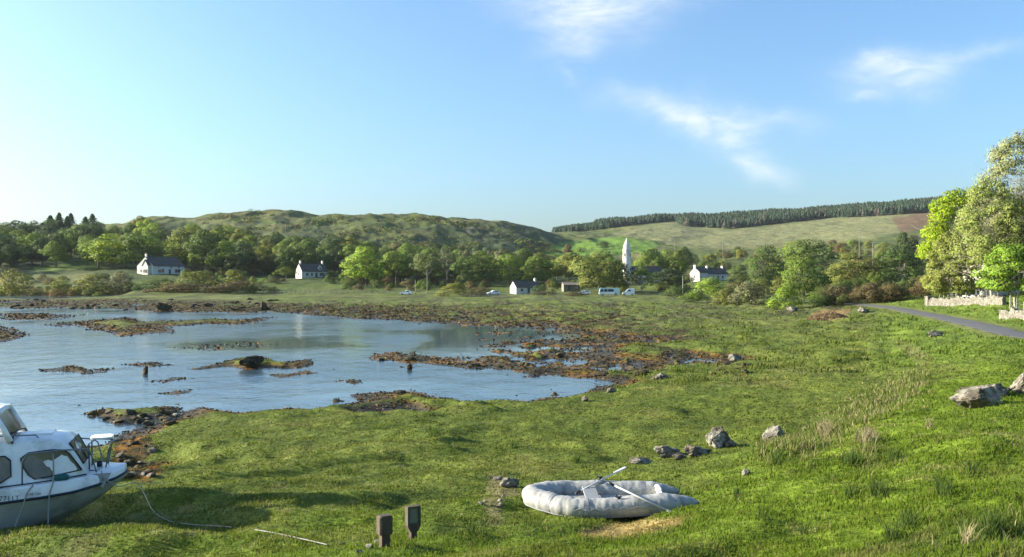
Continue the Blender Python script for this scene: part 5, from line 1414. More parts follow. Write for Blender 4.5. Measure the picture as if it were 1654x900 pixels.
# ------------------------------------------------------------------ the cabin cruiser aground at the left
def interp(x, tab):
    a = np.array(tab, float); return [float(np.interp(x, a[::-1, 0], a[::-1, k])) for k in range(1, a.shape[1])]
def cruiser():
    bx, by = (203 - CX) / F * 17.35, 17.35
    rz = R(18)
    zg = CAMZ - (852 - CY) / F * 17.4
    t = empty('cabin_cruiser', (bx, by, zg), rz, 'white cabin cruiser aground on the grass with raised wheelhouse and bow rail', 'boat')
    # x backwards is negative; station: x, rail half breadth, rail z, deck edge z, deck half breadth, keel z, chine half, chine z
    ST = [(0.0, .18, 1.12, 1.23, .15, 1.03, .12, 1.06), (-.12, .38, 1.08, 1.22, .33, .92, .24, .98), (-.4, .61, 1.02, 1.21, .54, .68, .36, .80), (-.8, .80, .95, 1.18, .72, .43, .48, .61), (-1.3, .95, .92, 1.15, .87, .17, .61, .42), (-1.9, 1.04, .89, 1.12, .97, .02, .74, .28), (-2.6, 1.10, .86, 1.09, 1.03, 0, .84, .20), (-4.0, 1.10, .84, 1.07, 1.03, 0, .88, .17), (-5.3, 1.02, .84, 1.07, .96, .02, .84, .17)]
    xs = np.concatenate([np.linspace(0, -.5, 8)[:-1], np.linspace(-.5, -2.6, 18)[:-1], np.linspace(-2.6, -5.3, 9)])
    rows = [[x] + interp(x, ST) for x in xs]
    def loft(sec, name, mat, close=True, parent=t, smooth=True):
        m = MB(); n = len(sec(rows[0])); V = []
        for r in rows: V += [(r[0] + dx, y, z) for dx, y, z in sec(r)]
        Fc = []
        for i in range(len(rows) - 1):
            for k in range(n - 1): Fc.append((i * n + k, i * n + k + 1, (i + 1) * n + k + 1, (i + 1) * n + k))
        if close: Fc += [tuple(range(n)), tuple((len(rows) - 1) * n + k for k in range(n - 1, -1, -1))]
        m.add(V, Fc); return m.build(name, mat, parent, smooth, 32)
    def hull(r):
        x, b, z, dz, db, kz, cb, cz = r
        return [(0, b, z), (0, cb + (b - cb) * .55, cz + (z - cz) * .45), (0, cb, cz), (0, cb * .93, cz - .02), (0, .04, kz), (0, -.04, kz), (0, -cb * .93, cz - .02), (0, -cb, cz), (0, -(cb + (b - cb) * .55), cz + (z - cz) * .45), (0, -b, z)]
    loft(hull, 'hull', M['gel_cream'])
    def tops(r):
        x, b, z, dz, db, kz, cb, cz = r
        return [(0, b, z), (0, b * .995, z + (dz - z) * .35), (0, db + .04, dz - .03), (0, db, dz), (0, db * .5, dz + .035), (0, 0, dz + .05), (0, -db * .5, dz + .035), (0, -db, dz), (0, -db - .04, dz - .03), (0, -b * .995, z + (dz - z) * .35), (0, -b, z)]
    topo = loft(tops, 'topsides', M['gel_white'])
    # rubbing strake right round
    for_pts = [(r[0], r[1] + .012, r[2]) for r in rows]
    m = MB(); m.tube([(r[0], -r[1] - .01, r[2]) for r in rows][::-1] + [(.03, 0, 1.125)] + for_pts, .025, 8); m.build('rubbing_strake', M['rub'], t, True)
    # cabin: sections from the raked front aft
    def cabin_sec(x):
        # half breadth at deck, at top, base z, top z
        b = interp(x, [(-.60, .55, .49), (-1.0, .68, .58), (-2.0, .80, .66), (-3.4, .82, .70)])
        return b
    cx = [(-.62, 0), (-.72, .22), (-.83, .44), (-.94, .60), (-1.03, .68), (-1.25, .725), (-1.85, .76), (-2.5, .77), (-3.4, .76)]
    m = MB(); V = []
    for x, h in cx:
        bb, bt = cabin_sec(x); bz = interp(x, ST)[2] + .02; k = max(h, .001); bt2 = bb + (bt - bb) * min(1, k / .8)
        V += [(x, -bb, bz), (x, -bt2, bz + k * .90), (x, -bt2 + .07, bz + k), (x, 0, bz + k * 1.09), (x, bt2 - .07, bz + k), (x, bt2, bz + k * .90), (x, bb, bz)]
    Fc = []
    for i in range(len(cx) - 1):
        for k in range(6): Fc.append((i * 7 + k, i * 7 + k + 1, i * 7 + k + 8, i * 7 + k + 7))
    Fc.append(tuple((len(cx) - 1) * 7 + k for k in range(7)))
    m.add(V, Fc); cab = m.build('cabin', M['gel_white'], t, True, 38)
    def side_y(x, z):
        bb, bt = cabin_sec(x); bz = interp(x, ST)[2] + .02
        hh = float(np.interp(x, [c[0] for c in cx][::-1], [c[1] for c in cx][::-1]))
        bt2 = bb + (bt - bb) * min(1, hh / .8)
        return bb + (bt2 - bb) * min(1, max(0, (z - bz) / max(.05, hh * .9)))
    def pane(poly, name, s, off=.008, thick=.02, mat='perspex', parent=cab):
        P = [(x, s * (side_y(x, z) + off), z) for x, z in poly]; n = len(P)
        q = MB(); P2 = [(x, y - s * thick, z) for x, y, z in P]
        c0 = tuple(sum(p[k] for p in P) / n for k in range(3)); c1 = (c0[0], c0[1] - s * thick, c0[2])
        q.add(P + P2 + [c0, c1], [(i, (i + 1) % n, 2 * n) for i in range(n)] + [(n + (i + 1) % n, n + i, 2 * n + 1) for i in range(n)] + [(i, n + i, n + (i + 1) % n, (i + 1) % n) for i in range(n)])
        return q.build(name, M[mat], parent)
    def seal(poly, s, off=.012, parent=None):
        P = [(x, s * (side_y(x, z) + off), z) for x, z in poly]; q = MB(); q.tube(P + [P[0], P[1]], .014, 6); return q.build('window_seal', M['dark_trim'], parent, True)
    W1 = [(-.70, 1.31), (-.78, 1.44), (-.90, 1.62), (-.99, 1.70), (-1.2, 1.72), (-1.58, 1.69), (-1.70, 1.60), (-1.66, 1.46), (-1.56, 1.30), (-1.46, 1.22), (-1.2, 1.245)]
    W2 = [(-1.86, 1.58), (-1.95, 1.66), (-2.5, 1.66), (-2.9, 1.64), (-2.95, 1.25), (-2.5, 1.20), (-2.0, 1.20), (-1.84, 1.30)]
    for s in (-1, 1):
        for wpoly in (W1, W2):
            p = pane(wpoly, 'side_window', s, mat='brown_window'); seal(wpoly, s, parent=p)
    # front panes on the rake
    for s in (-1, 1):
        def fr(x, y, lift=.012):
            hh = float(np.interp(x, [c[0] for c in cx][::-1], [c[1] for c in cx][::-1])); bz = interp(x, ST)[2] + .02
            return (x + .016, y, bz + hh * 1.03 + lift)
        P = [fr(-.70, s * .05), fr(-.70, s * .44), fr(-.93, s * .50), fr(-.93, s * .05)]
        q = MB(); P2 = [(a - .03, b, c - .02) for a, b, c in P]; q.add(P + P2, [(0, 1, 2, 3), (7, 6, 5, 4), (0, 4, 5, 1), (1, 5, 6, 2), (2, 6, 7, 3), (3, 7, 4, 0)]); p = q.build('windscreen', M['brown_window'], cab)
        q = MB(); q.tube(P + [P[0], P[1]], .013, 6); q.build('windscreen_seal', M['dark_trim'], p, True)
    m = MB(); m.cbox((-1.95, .05, 1.02), (1.7, 1.15, .78), .06); m.cbox((-1.1, .1, 1.18), (.5, .7, .5), .06); m.build('cabin_interior', M['wood_old'], cab)
    # roof hatch, grab rail, trim
    m = MB(); m.cbox((-1.42, 0, 1.955), (.34, .46, .035), .015); h = m.build('roof_hatch', M['gel_white'], cab)
    m = MB(); m.tube([(-1.45, -.46, 1.93), (-1.49, -.46, 1.98), (-2.2, -.50, 2.0), (-2.26, -.50, 1.95)], .014, 6); m.build('grab_rail', M['steel'], cab, True)
    m = MB(); m.tube([(-1.84, -.66, 1.88), (-1.86, -.52, 1.965), (-1.87, 0, 2.03), (-1.86, .52, 1.965), (-1.84, .66, 1.88)], .017, 6); m.build('roof_trim', M['dark_trim'], cab, True)
    # wheelhouse: open frame and hard top behind the cabin roof
    wh = MB(); Hh = 2.46
    for s in (-1, 1):
        wh.tube([(-1.88, s * .62, 1.90), (-1.98, s * .60, 2.10), (-2.14, s * .57, 2.40)], [.06, .055, .05], 8)
        wh.tube([(-3.3, s * .70, 1.86), (-3.32, s * .62, 2.40)], .05, 8)
        wh.tube([(-2.12, s * .58, 2.38), (-3.32, s * .62, 2.40)], .045, 8)
    wh.tube([(-2.14, -.57, 2.40), (-2.10, 0, 2.45), (-2.14, .57, 2.40)], .055, 8)
    who = wh.build('wheelhouse_frame', M['gel_white'], t, True)
    m = MB(); V = []
    for x, hw, z in ((-2.10, .60, 2.43), (-2.4, .64, 2.49), (-3.2, .64, 2.49), (-3.5, .62, 2.45)):
        V += [(x, -hw, z - .03), (x, -hw * .8, z + .02), (x, 0, z + .045), (x, hw * .8, z + .02), (x, hw, z - .03), (x, 0, z - .04)]
    Fc = [(i * 6 + k, i * 6 + (k + 1) % 6, (i + 1) * 6 + (k + 1) % 6, (i + 1) * 6 + k) for i in range(3) for k in range(6)] + [tuple(range(6)), tuple(range(23, 17, -1))]
    m.add(V, Fc); m.build('hard_top', M['gel_white'], t)
    m = MB(); m.add([(-1.92, -.56, 1.96), (-1.92, .56, 1.96), (-2.13, .53, 2.38), (-2.13, -.53, 2.38), (-1.94, -.56, 1.955), (-1.94, .56, 1.955), (-2.15, .53, 2.375), (-2.15, -.53, 2.375)], [(0, 1, 2, 3), (7, 6, 5, 4), (0, 4, 5, 1), (1, 5, 6, 2), (2, 6, 7, 3), (3, 7, 4, 0)]); m.build('wheelhouse_screen', M['perspex'], who)
    # cockpit coaming behind
    m = MB()
    for s in (-1, 1): m.box((-4.35, s * .9, 1.14), (1.9, .07, .36))
    m.box((-5.27, 0, 1.1), (.07, 1.75, .3)); m.build('cockpit_coaming', M['gel_white'], t)
    # deck line and bow rails
    m = MB(); m.tube([(r[0], -r[4] + .05, r[3] + .03) for r in rows[8:22]], .012, 6); m.build('toe_rail', M['dark_trim'], t, True)
    def dk(x, yk): r = interp(x, ST); return Vector((x, r[3] * yk, r[2] + .02))
    for s in (-1, 1):
        m = MB(); a, b, c = dk(-1.64, s * .93), dk(-1.15, s * .92), dk(-.46, s * .86)
        top = [Vector((-1.64, a.y, a.z + .42)), Vector((-1.56, a.y * .99, a.z + .55)), Vector((-1.15, b.y * .98, b.z + .54)), Vector((-.64, c.y * 1.08, c.z + .46)), Vector((-.56, c.y * 1.04, c.z + .40))]
        m.tube([a] + top + [c], .014, 8); m.tube([b, top[2]], .012, 8); m.build('guard_rail', M['steel'], t, True)
    # bow pulpit with its white seat board
    m = MB(); z0 = 1.22
    for s in (-1, 1): m.tube([(-.62, s * .20, z0), (-.63, s * .20, z0 + .50), (-.50, s * .20, z0 + .585)], .014, 8); m.tube([(-.34, s * .17, z0), (-.27, s * .19, z0 + .42), (-.20, s * .2, z0 + .57)], .014, 8)
    m.tube([(-.50, -.20, z0 + .585), (-.50, .20, z0 + .585)], .014, 8); m.tube([(-.50, -.2, z0 + .585), (-.20, -.2, z0 + .57)], .014, 8); m.tube([(-.50, .2, z0 + .585), (-.20, .2, z0 + .57)], .014, 8)
    pu = m.build('bow_pulpit', M['steel'], t, True)
    m = MB(); V = []; nn = 16
    for zz in (z0 + .575, z0 + .61):
        for k in range(nn):
            an = 6.283 * k / nn; V.append((-.42 + .2 * math.copysign(abs(math.cos(an)) ** .6, math.cos(an)), .22 * math.copysign(abs(math.sin(an)) ** .6, math.sin(an)), zz))
    m.add(V, [tuple(range(nn - 1, -1, -1)), tuple(range(nn, 2 * nn))] + [(k, (k + 1) % nn, nn + (k + 1) % nn, nn + k) for k in range(nn)]); m.build('seat_board', M['white_paint'], pu)
    # bollard, windlass, vents on the foredeck
    m = MB(); m.cyl((-.46, -.05, 1.22), .05, .14, 10); m.tube([(-.46, -.16, 1.32), (-.46, .06, 1.32)], .018, 8); m.build('mooring_bitt', M['dark_trim'], t, True)
    m = MB(); m.tube([(-.10, -.20, 1.215), (-.34, -.33, 1.225), (-.6, -.34, 1.235)], .010, 6); m.tube([(-.10, .2, 1.215), (-.12, 0, 1.235), (-.10, -.2, 1.215)], .010, 6); m.build('deck_trim', M['dark_trim'], t, True)
    m = MB(); m.cyl((-.40, -.3, 1.2), .07, .05, 12, .03); m.build('deck_vent', M['gel_white'], t, True)
    # lettering on the topsides, port of registry style, worn and partly unreadable
    def text(s, x, z, size, name):
        cu = bpy.data.curves.new(name, 'FONT'); cu.body = s; cu.size = size; cu.extrude = .002; cu.align_x = 'LEFT'
        o = bpy.data.objects.new(name, cu); me = bpy.data.meshes.new_from_object(o); me.name = name; bpy.data.objects.remove(o); me.materials.append(M['letter'])
        b = interp(x + .3, ST); q = obj(name, me, t)
        a0 = interp(x, ST); a1 = interp(x + .5, ST); ang = math.atan2(-(a1[0] - a0[0]), .5)
        q.location = (x, -(a0[0] + .012) , z); q.rotation_euler = (R(90), 0, -ang)
        return q
    text('7711T', -1.97, .93, .13, 'registration_lettering')
    text('F.AF 140', -1.54, .985, .068, 'name_lettering')
    return t
M['brown_window'] = clear('brown_window', (.26, .22, .17), .55)
M['letter'] = surf('letter_paint', (.09, .085, .16), .6, .2, 20)
boat = cruiser()
bpy.context.view_layer.update()
def bw(p): return boat.matrix_world @ Vector(p)
def rope(name, pts, r, mat, label, cat='rope', sag=0):
    P = []
    pts = [Vector(p) for p in pts]
    for i in range(len(pts) - 1):                              # Catmull-Rom
        p0, p1, p2, p3 = pts[max(i - 1, 0)], pts[i], pts[i + 1], pts[min(i + 2, len(pts) - 1)]
        for k in range(8):
            u = k / 8; P.append(.5 * ((2 * p1) + (p2 - p0) * u + (2 * p0 - 5 * p1 + 4 * p2 - p3) * u * u + (3 * p1 - p0 - 3 * p2 + p3) * u ** 3))
    P.append(pts[-1]); m = MB(); m.tube(P, r, 6)
    return tag(m.build(name, M[mat], None, True), label, cat)
def gp_(px, py, dz=.03): v = hit(px, py); return v + Vector((0, 0, dz))
rope('mooring_rope', [bw((-1.45, -.93, 1.15)), bw((-1.53, -1.0, 1.03)), bw((-1.60, -1.04, .80)), bw((-1.75, -1.15, .35)), bw((-1.86, -1.3, .02))], .013, 'rope_pale', 'pale rope slanting from the boat rail to the grass at the left edge')
rope('mooring_rope', [bw((-1.14, -.82, 1.66)), bw((-1.13, -.86, 1.28)), bw((-1.14, -.90, 1.13)), bw((-1.19, -.95, .90)), bw((-1.20, -1.0, .4)), bw((-1.24, -1.06, .12)), bw((-1.34, -1.15, -.01))], .013, 'rope_green', 'grey rope hanging straight down the boat side below the guard rail')
rope('anchor_line', [bw((-.45, -.42, 1.22)), bw((-.1, -.55, .95)), gp_(222, 800, .25), gp_(246, 826), gp_(268, 842), gp_(292, 848), gp_(330, 852), gp_(380, 855), gp_(430, 862), gp_(480, 872), gp_(530, 884)], .009, 'rope_pale', 'long pale rope lying in the grass from the boat bow towards the wooden posts')
# anchor hanging at the bow, fender on the deck
def anchor():
    t = empty('anchor', bw((-.36, -.585, 1.14)), boat.rotation_euler.z, 'small dark folding anchor hung over the boat side near the bow', 'anchor')
    m = MB(); m.tube([(0, 0, .12), (.02, -.02, -.06)], .013, 8); m.build('shank', M['galv'], t, True)
    m = MB(); m.add([(-.16, 0, .07), (.16, 0, .07), (.02, -.03, -.20), (-.16, .02, .075), (.16, .02, .075), (.02, -.01, -.20)], [(0, 1, 2), (5, 4, 3), (0, 3, 4, 1), (1, 4, 5, 2), (2, 5, 3, 0)]); m.build('fluke', M['galv'], t)
anchor()
def fender():
    t = empty('fender', bw((-1.02, -.74, 1.22)), boat.rotation_euler.z, 'dark teal fender lying on the boat side deck below the window', 'fender')
    m = MB(); m.tube([(-.13, 0, 0), (-.12, 0, 0), (-.08, 0, 0), (0, 0, 0), (.08, 0, 0), (.12, 0, 0), (.13, 0, 0)], [.02, .04, .062, .072, .062, .04, .02], 14); m.build('float', M['teal'], t, True)
    m = MB(); m.tube([(-.12, 0, 0), (-.3, -.02, .0), (-.42, 0, .01)], .008, 6); m.build('lanyard', M['rope_green'], t, True)
fender()

# ------------------------------------------------------------------ inflatable dinghy
def dinghy():
    v = hit(985, 838); Y0 = v.y; zc = gz(v.x, Y0 + .5)
    t = empty('inflatable_dinghy', (v.x, Y0 + .62, zc), 0, 'weathered grey inflatable dinghy lying on the grass', 'dinghy')
    k = Y0 / F
    KEEP_OUT.append((v.x - .3, Y0 + .7, .75)); KEEP_OUT.append((v.x - 1.0, Y0 + .65, .5)); KEEP_OUT.append((v.x + .45, Y0 + .6, .7))
    path = [(1.62, -.40, .045, .25), (1.50, -.43, .11, .26), (1.28, -.47, .18, .265), (1.05, -.51, .212, .26), (.55, -.56, .218, .235), (.0, -.59, .212, .20), (-.42, -.60, .207, .185), (-.62, -.57, .208, .19), (-.85, -.45, .21, .20), (-1.12, -.22, .212, .22), (-1.32, .02, .208, .235), (-1.36, .25, .205, .24), (-1.24, .45, .20, .24), (-1.0, .60, .20, .235), (-.6, .68, .20, .225), (0, .69, .20, .22), (.5, .68, .20, .225), (.92, .65, .195, .23), (1.15, .62, .15, .23), (1.36, .58, .09, .22), (1.46, .56, .04, .22)]
    # a finer path, then a wrinkled tube
    A = np.array(path); s = np.concatenate([[0], np.cumsum(np.linalg.norm(np.diff(A[:, :3], axis=0), axis=1))]); q = np.linspace(0, s[-1], 260)
    Pn = np.stack([np.interp(q, s, A[:, i]) for i in (0, 1, 3)], 1); Rn = np.interp(q, s, A[:, 2])
    for _ in range(3): Pn[1:-1] = (Pn[:-2] + 2 * Pn[1:-1] + Pn[2:]) / 4
    n = 28; V = np.zeros((len(q), n, 3))
    WR = np.maximum(0, 1 - 5 * np.abs(fbm(np.repeat(q[:, None], n, 1) * 7.0, np.cos(np.arange(n) * 6.2832 / n)[None] * 1.3 + np.zeros((len(q), 1)), 17, 3)))
    for i in range(len(q)):
        d = Pn[min(i + 1, len(q) - 1)] - Pn[max(i - 1, 0)]; d /= np.linalg.norm(d); a = np.array([-d[1], d[0], 0]); a /= np.linalg.norm(a); b = np.cross(d, a); b = b if b[2] > 0 else -b
        for j in range(n):
            an = 6.2832 * j / n; r = Rn[i]
            wr = -.016 * WR[i, j] * (1.0 if 1.9 < q[i] < 3.4 else .5) * (1 if math.sin(an) > -.5 else .3)
            flat = -.03 * max(0, -math.sin(an)) ** 3
            p = Pn[i] + a * math.cos(an) * (r * 1.04 + wr) + b * (math.sin(an) * (r * .98 + wr)) ; p[2] = max(p[2], .0 + .004 * math.sin(i))
            V[i, j] = p
    N2 = len(q); ii = np.arange(N2 - 1)[:, None] * n + np.arange(n)[None]; jj = np.arange(N2 - 1)[:, None] * n + (np.arange(n)[None] + 1) % n
    Fq = np.stack([ii, jj, jj + n, ii + n], -1).reshape(-1, 4)
    faces = [tuple(f) for f in Fq.tolist()] + [tuple(range(n - 1, -1, -1)), tuple((N2 - 1) * n + k for k in range(n))]
    V[:, :, 2] += .03 * fbm(V[:, :, 0] * 3, V[:, :, 1] * 3, 3, 3) * (V[:, :, 2] > .2)
    tube = obj('tube', mesh_np('tube', V.reshape(-1, 3), faces, M['pvc'], True), t)
    # seam tape round the tube at the joints and along its side
    def ring(i0, wid, name='seam_band'):
        m = MB(); P = []
        for e in (i0, i0 + wid):
            for j in range(n): c = Pn[e]; w = V[e, j]; P.append(c + (w - c) * 1.018)
        m.add(P, [(j, (j + 1) % n, n + (j + 1) % n, n + j) for j in range(n)]); o = m.build(name, M['pvc_dark'], tube, True); return o
    for i0 in (14, 82, 107, 166, 229): ring(i0, 3)
    m = MB(); js = 25
    P = [Pn[i] + (V[i, js] - Pn[i]) * 1.03 for i in range(24, 190, 2)]; m.tube(P, .013, 6)
    m.build('side_strake', M['pvc_dark'], tube, True)
    # floor, transom, thwart
    m = MB(); m.add([(1.15, -.40, .17), (-.5, -.48, .17), (-.95, -.1, .19), (-1.1, .2, .19), (-.8, .5, .18), (1.12, .55, .17)], [(0, 1, 2, 3, 4, 5)]); m.add([(1.15, -.35, .02), (-.5, -.42, .02), (-.95, -.1, .03), (-1.1, .2, .03), (-.8, .45, .03), (1.12, .5, .02)], [(5, 4, 3, 2, 1, 0)]); m.build('floor', M['pvc'], t)
    m = MB(); m.cbox((1.02, .08, .22), (.05, .95, .30), .02); m.cbox((1.02, .30, .37), (.085, .40, .05), .02); m.build('transom', M['white_paint'], t)
    m = MB(); m.cbox((-.28, .05, .33), (.26, 1.0, .035), .01); m.build('thwart', M['pvc_dark'], t)
    # rowlock patches, handles, grab line
    for y, x, zz in ((-.66, .15, .33), (.72, -.05, .39)):
        m = MB(); m.cyl((x, y * .97, zz), .12, .03, 16, .09); p = m.build('rowlock_patch', M['pvc_dark'], tube, True)
        m = MB(); m.cyl((x, y * .97, zz + .02), .035, .08, 10, .03); m.tube([(x - .05, y * .97, zz + .10), (x - .04, y * .97, zz + .15)], .012, 6); m.tube([(x + .05, y * .97, zz + .10), (x + .04, y * .97, zz + .15)], .012, 6); m.tube([(x - .05, y * .97, zz + .10), (x + .05, y * .97, zz + .10)], .014, 6); m.build('rowlock', M['dark_trim'], p, True)
    m = MB(); gl = []
    for i, sg in zip(range(38, 100, 5), (0, .06) * 9): w = V[i, 26] if 0 else Pn[i] + (V[i, 2] - Pn[i]) * 1.0; o = Pn[i] + np.array([0, -1, 0]) * Rn[i] * 1.06; gl.append((o[0], o[1], o[2] + .06 - sg))
    m.tube(gl, .008, 6); m.build('grab_line', M['rope_pale'], tube, True)
    m = MB(); m.cbox((.85, -.70, .30), (.2, .02, .05), .008); m.build('carry_handle', M['dark_trim'], tube)
    t.scale = (1, 1, .9)
    return t
dg = dinghy()
bpy.context.view_layer.update()
def oar(a, b, label):
    a, b = Vector(a), Vector(b); d = b - a; L = d.length
    t = empty('oar', a, 0, label, 'oar'); t.rotation_mode = 'QUATERNION'; t.rotation_quaternion = d.to_track_quat('X', 'Z')
    m = MB(); m.tube([(0, 0, 0), (L * .8, 0, 0)], .015, 10); m.build('shaft', M['oar'], t, True)
    m = MB(); m.tube([(0, 0, 0), (.13, 0, 0)], .023, 10); m.build('grip', M['dark_trim'], t, True)
    m = MB(); V = []
    for x, w, h in ((.76, .02, .02), (.82, .026, .016), (.90, .034, .012), (.97, .034, .010), (1.0, .026, .008)):
        V += [(L * x, -w, -h), (L * x, w, -h), (L * x, w, h), (L * x, -w, h)]
    m.add(V, [(i * 4 + k, i * 4 + (k + 1) % 4, i * 4 + 4 + (k + 1) % 4, i * 4 + 4 + k) for i in range(4) for k in range(4)] + [(3, 2, 1, 0), (16, 17, 18, 19)]); m.build('blade', M['oar'], t)
O = dg.location
ge = hit(1108, 818)
oar(O + Vector((-.02, -.42, .60)), O + Vector((1.28, -1.15, .12)), 'oar resting from the near side of the dinghy down to the grass')
oar(O + Vector((-.55, .15, .26)), O + Vector((.50, 1.1, .55)), 'oar sticking up beyond the far side of the dinghy')

# ------------------------------------------------------------------ two old timber markers in front
def marker_block():
    v = hit(621, 884); k = v.y / F
    t = empty('timber_post', v, R(30), 'dark weathered timber block post, nearer of the two short posts', 'post')
    m = MB(); m.box((0, 0, .05), (.13, .12, .34), 0, .95); m.build('stake', M['wood_old'], t)
    m = MB(); m.cbox((0, 0, .33), (.20, .17, .27), .02); m.build('block', M['wood_old'], t)
    KEEP_OUT.append((v.x, v.y, .16)); return v
def marker_frame():
    v = hit(667, 870)
    t = empty('timber_post', v, R(30), 'weathered timber post with a framed slate panel, farther of the two short posts', 'post')
    m = MB(); m.box((0, 0, .06), (.10, .10, .34), 0, 1.0); m.build('stake', M['wood_old'], t)
    f = MB(); w, h, d, b = .22, .30, .11, .032; zc = .36
    for s in (-1, 1): f.box((s * (w / 2 - b / 2), 0, zc), (b, d, h)); f.box((0, 0, zc + s * (h / 2 - b / 2)), (w - 2 * b, d, b))
    f.prism([(-w / 2, zc - h / 2), (w / 2, zc - h / 2), (.06, zc - h / 2 - .1), (-.06, zc - h / 2 - .1)], -d / 2, d / 2)
    fr = f.build('frame', M['wood_old'], t)
    m = MB(); m.box((0, -.01, zc), (w - 2 * b - .004, .05, h - 2 * b - .004)); m.build('panel', M['plate'], fr)
    KEEP_OUT.append((v.x, v.y, .12))
marker_block(); marker_frame()
g2 = random.Random(9)
for i in range(7):
    v = hit(g2.uniform(540, 620), g2.uniform(876, 894)); s = g2.uniform(.06, .12)
    rock(v, (s * 1.4, s, s * .7), 620 + i, 'small pale stone lying in the grass left of the nearer post', 'small stones beside the nearer post', sub=2, name='pebble_stone', cat='stone', sink=.3)
for i in range(6):
    v = hit(g2.uniform(770, 820), g2.uniform(800, 845)); s = g2.uniform(.06, .13)
    rock(v, (s * 1.5, s, s * .5), 640 + i, 'small pale stone in worn grass left of the dinghy', 'small stones left of the dinghy', sub=2, name='pebble_stone', cat='stone', sink=.3)
for px, py, w in ((1583, 650, .5), (1606, 640, .4)): 
    v = hit(px, py); KEEP_OUT.append((v.x, v.y + .2, w))
# the straw-coloured heap at the marsh edge: a pile of cut bracken
def heap_bracken():
    g = np.random.default_rng(15); v = hit(1342, 515); n = 2600
    a = g.uniform(0, 6.283, n); r = np.sqrt(g.uniform(0, 1, n)); X = v.x + r * np.cos(a) * 2.9; Y = v.y + 1 + r * np.sin(a) * 1.8
    z = H(X, Y) + (1 - r ** 2) * .75 * (1 + .3 * fbm(X, Y, 3, 3)); P = np.stack([X, Y, z], 1); Nn = g.normal(size=(n, 3)) + np.array([0, -.3, .6]); Nn /= np.linalg.norm(Nn, axis=1)[:, None]
    V, Fq = quads(P, Nn, .16, g, .25); c = np.repeat(np.array([[.26, .17, .09], [.20, .12, .06], [.32, .25, .15]])[g.integers(0, 3, n)] * g.uniform(.7, 1.2, (n, 1)), 4, axis=0)
    tag(obj('bracken_heap', mesh_np('bracken_heap', V, Fq, M['weed'], False, c)), 'tan heap of cut bracken and branches at the marsh edge', 'heap')
heap_bracken()

blades('grass', 460000, (6.2, 62), h_turf, .00062, c_turf, 91, lean=.8)
TUFTS = [(1255,745,15),(1372,748,18),(1445,742,16),(1420,800,22),(1375,806,15),(1525,800,20),(1465,850,24),(1570,770,15),(1440,872,16),(1300,862,13),(1190,802,11),(1600,862,26),(930,746,11),(700,702,13),(560,762,12),(430,738,12),(830,722,11),(640,742,11),(1080,790,9),(1230,840,12),(760,860,10)]
PALE = [(1400,712,22),(1330,702,20),(1560,880,16),(1500,690,12)]
def h_tall(X, Y, z, g):
    px = px_of(X, Y); py = py_of(Y, z)
    band = np.exp(-(polydist(np.array([(1240, 735), (1310, 715), (1370, 675), (1440, 640), (1490, 612)], float), px, py) / 22) ** 2)
    band = np.maximum(band, .9 * np.exp(-(((px - 1400) / 26) ** 2 + ((py - 735) / 26) ** 2)))
    band = np.maximum(band, .22 * sst(1480, 1640, px) * sst(800, 890, py))
    p0 = np.zeros(len(X)); hh = np.zeros(len(X))
    for sx, sy, sr in TUFTS + PALE:
        e = np.exp(-(((px - sx) / sr) ** 2 + ((py - sy) / (sr * .55)) ** 2) * 1.4); p0 = np.maximum(p0, e)
    tuss = sst(.25, .5, perlin(X / 1.5, Y / 1.3, 87)) * sst(1.6, 2.4, z)
    p = band * (.35 + .65 * sst(-.1, .4, perlin(X / .8, Y / .8, 88))) + .12 * tuss + .9 * sst(.35, .8, p0)
    return (.10 + .17 * band + .13 * sst(.3, .9, p0)) * g.uniform(.5, 1.25, len(X)), g.uniform(size=len(X)) < p
def c_tall(X, Y, z, g):
    px = px_of(X, Y); n = len(X)
    py = py_of(Y, z); inb = (px > 1220) & (px < 1500) & (py < 745) & (py > 590)
    c = np.where((g.uniform(size=n) < np.where(inb, .34, .12))[:, None], np.array([[.36, .31, .15]]), np.array([[.14, .185, .03]]))
    py = py_of(Y, z)
    for sx, sy, sr in TUFTS:
        e = np.exp(-(((px - sx) / sr) ** 2 + ((py - sy) / (sr * .55)) ** 2) * 1.4) > .4
        c[e] = np.array([.075, .115, .022])
    for sx, sy, sr in PALE:
        e = (np.exp(-(((px - sx) / sr) ** 2 + ((py - sy) / (sr * .55)) ** 2) * 1.4) > .4) & (g.uniform(size=n) < .75)
        c[e] = np.array([.37, .31, .17])
    return c * g.uniform(.75, 1.2, (n, 1))
blades('tall_grass', 420000, (6.5, 48), h_tall, .00055, c_tall, 92, lean=.6)
def h_marsh(X, Y, z, g):
    p = sst(.05, .4, fbm(X / 2.2, Y / 3.0, 89, 3)); return (.12 + .16 * p) * g.uniform(.6, 1.3, len(X)), g.uniform(size=len(X)) < .2 + .8 * p
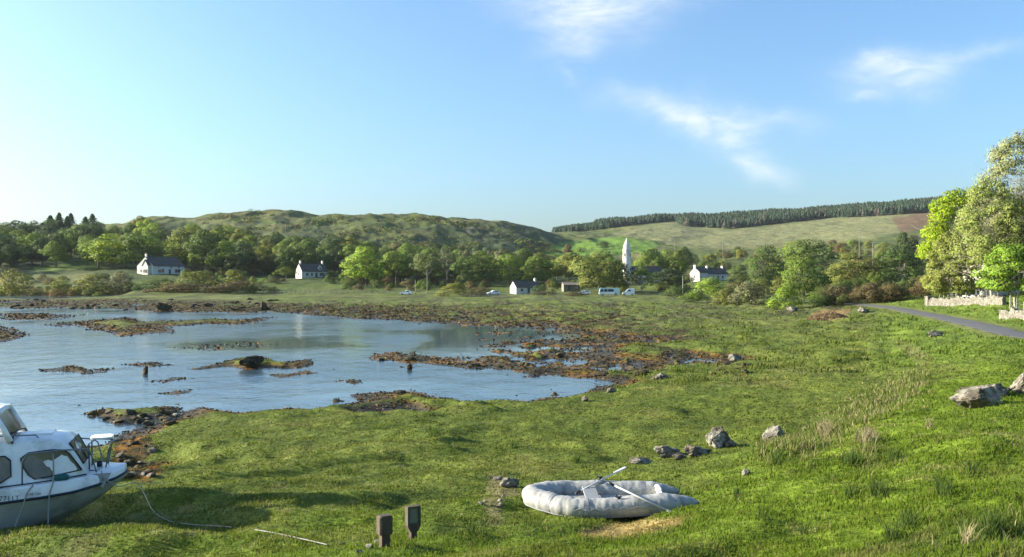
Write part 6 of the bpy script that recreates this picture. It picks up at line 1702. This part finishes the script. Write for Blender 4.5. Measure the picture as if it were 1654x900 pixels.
blades('marsh_grass', 200000, (50, 210), h_marsh, .0007, c_turf, 93, ur=.62, zmin=.24)
# weed and shingle along the tide line
def weed():
    g = np.random.default_rng(94); n = 190000
    Y = np.exp(g.uniform(math.log(20), math.log(330), n)); X = g.uniform(-.62, .36, n) * Y; z = H(X, Y)
    p = (z > -.03) & (z < .22 + .1 * perlin(X, Y, 5) + .13 * ((Y > 150) & (X < -.09 * Y))) & (g.uniform(size=n) < .75); X, Y, z = X[p], Y[p], z[p]; n = len(X)
    P = np.stack([X, Y, z + .03 * g.uniform(0, 1, n)], 1); Nn = g.normal(size=(n, 3)) * .5 + np.array([0, 0, 1]); Nn /= np.linalg.norm(Nn, axis=1)[:, None]
    V, Fq = quads(P, Nn, 1.0, g, .6); sc = np.repeat(np.maximum(.05, np.minimum(.0016 * Y, .24)) * g.uniform(.6, 1.5, n), 4)[:, None]
    V = np.repeat(P, 4, axis=0) + (V - np.repeat(P, 4, axis=0)) * sc
    pal = np.array([[.10, .055, .012], [.055, .04, .015], [.16, .085, .015], [.035, .032, .02], [.07, .065, .02]])
    c = np.repeat(pal[g.integers(0, 5, n)] * g.uniform(.6, 1.3, (n, 1)), 4, axis=0); print('weed', n)
    tag(obj('seaweed', mesh_np('seaweed', V, Fq, M['weed'], False, c)), kind='stuff')
weed()
# ------------------------------------------------------------------ the air
def haze():
    m, t, out = nt('air')
    v = N(t, 'ShaderNodeVolumePrincipled'); v.inputs['Color'].default_value = (.86, .92, 1.0, 1); v.inputs['Density'].default_value = HAZE; v.inputs['Anisotropy'].default_value = .0
    t.links.new(v.outputs[0], out.inputs['Volume'])
    b = MB(); x0, x1, y0, y1, z0, z1 = -3150, 3150, -3150, 3150, float(LOWEST) - 1.2, 190.0
    b.box(((x0 + x1) / 2, (y0 + y1) / 2, (z0 + z1) / 2), (x1 - x0, y1 - y0, z1 - z0))
    tag(b.build('haze', m), kind='stuff')
HAZE = .000035
LOWEST = min(v.co.z for o in scene.objects if o.type == 'MESH' and o.name in ('ground', 'hills') for v in o.data.vertices)
print('lowest', LOWEST)
haze()
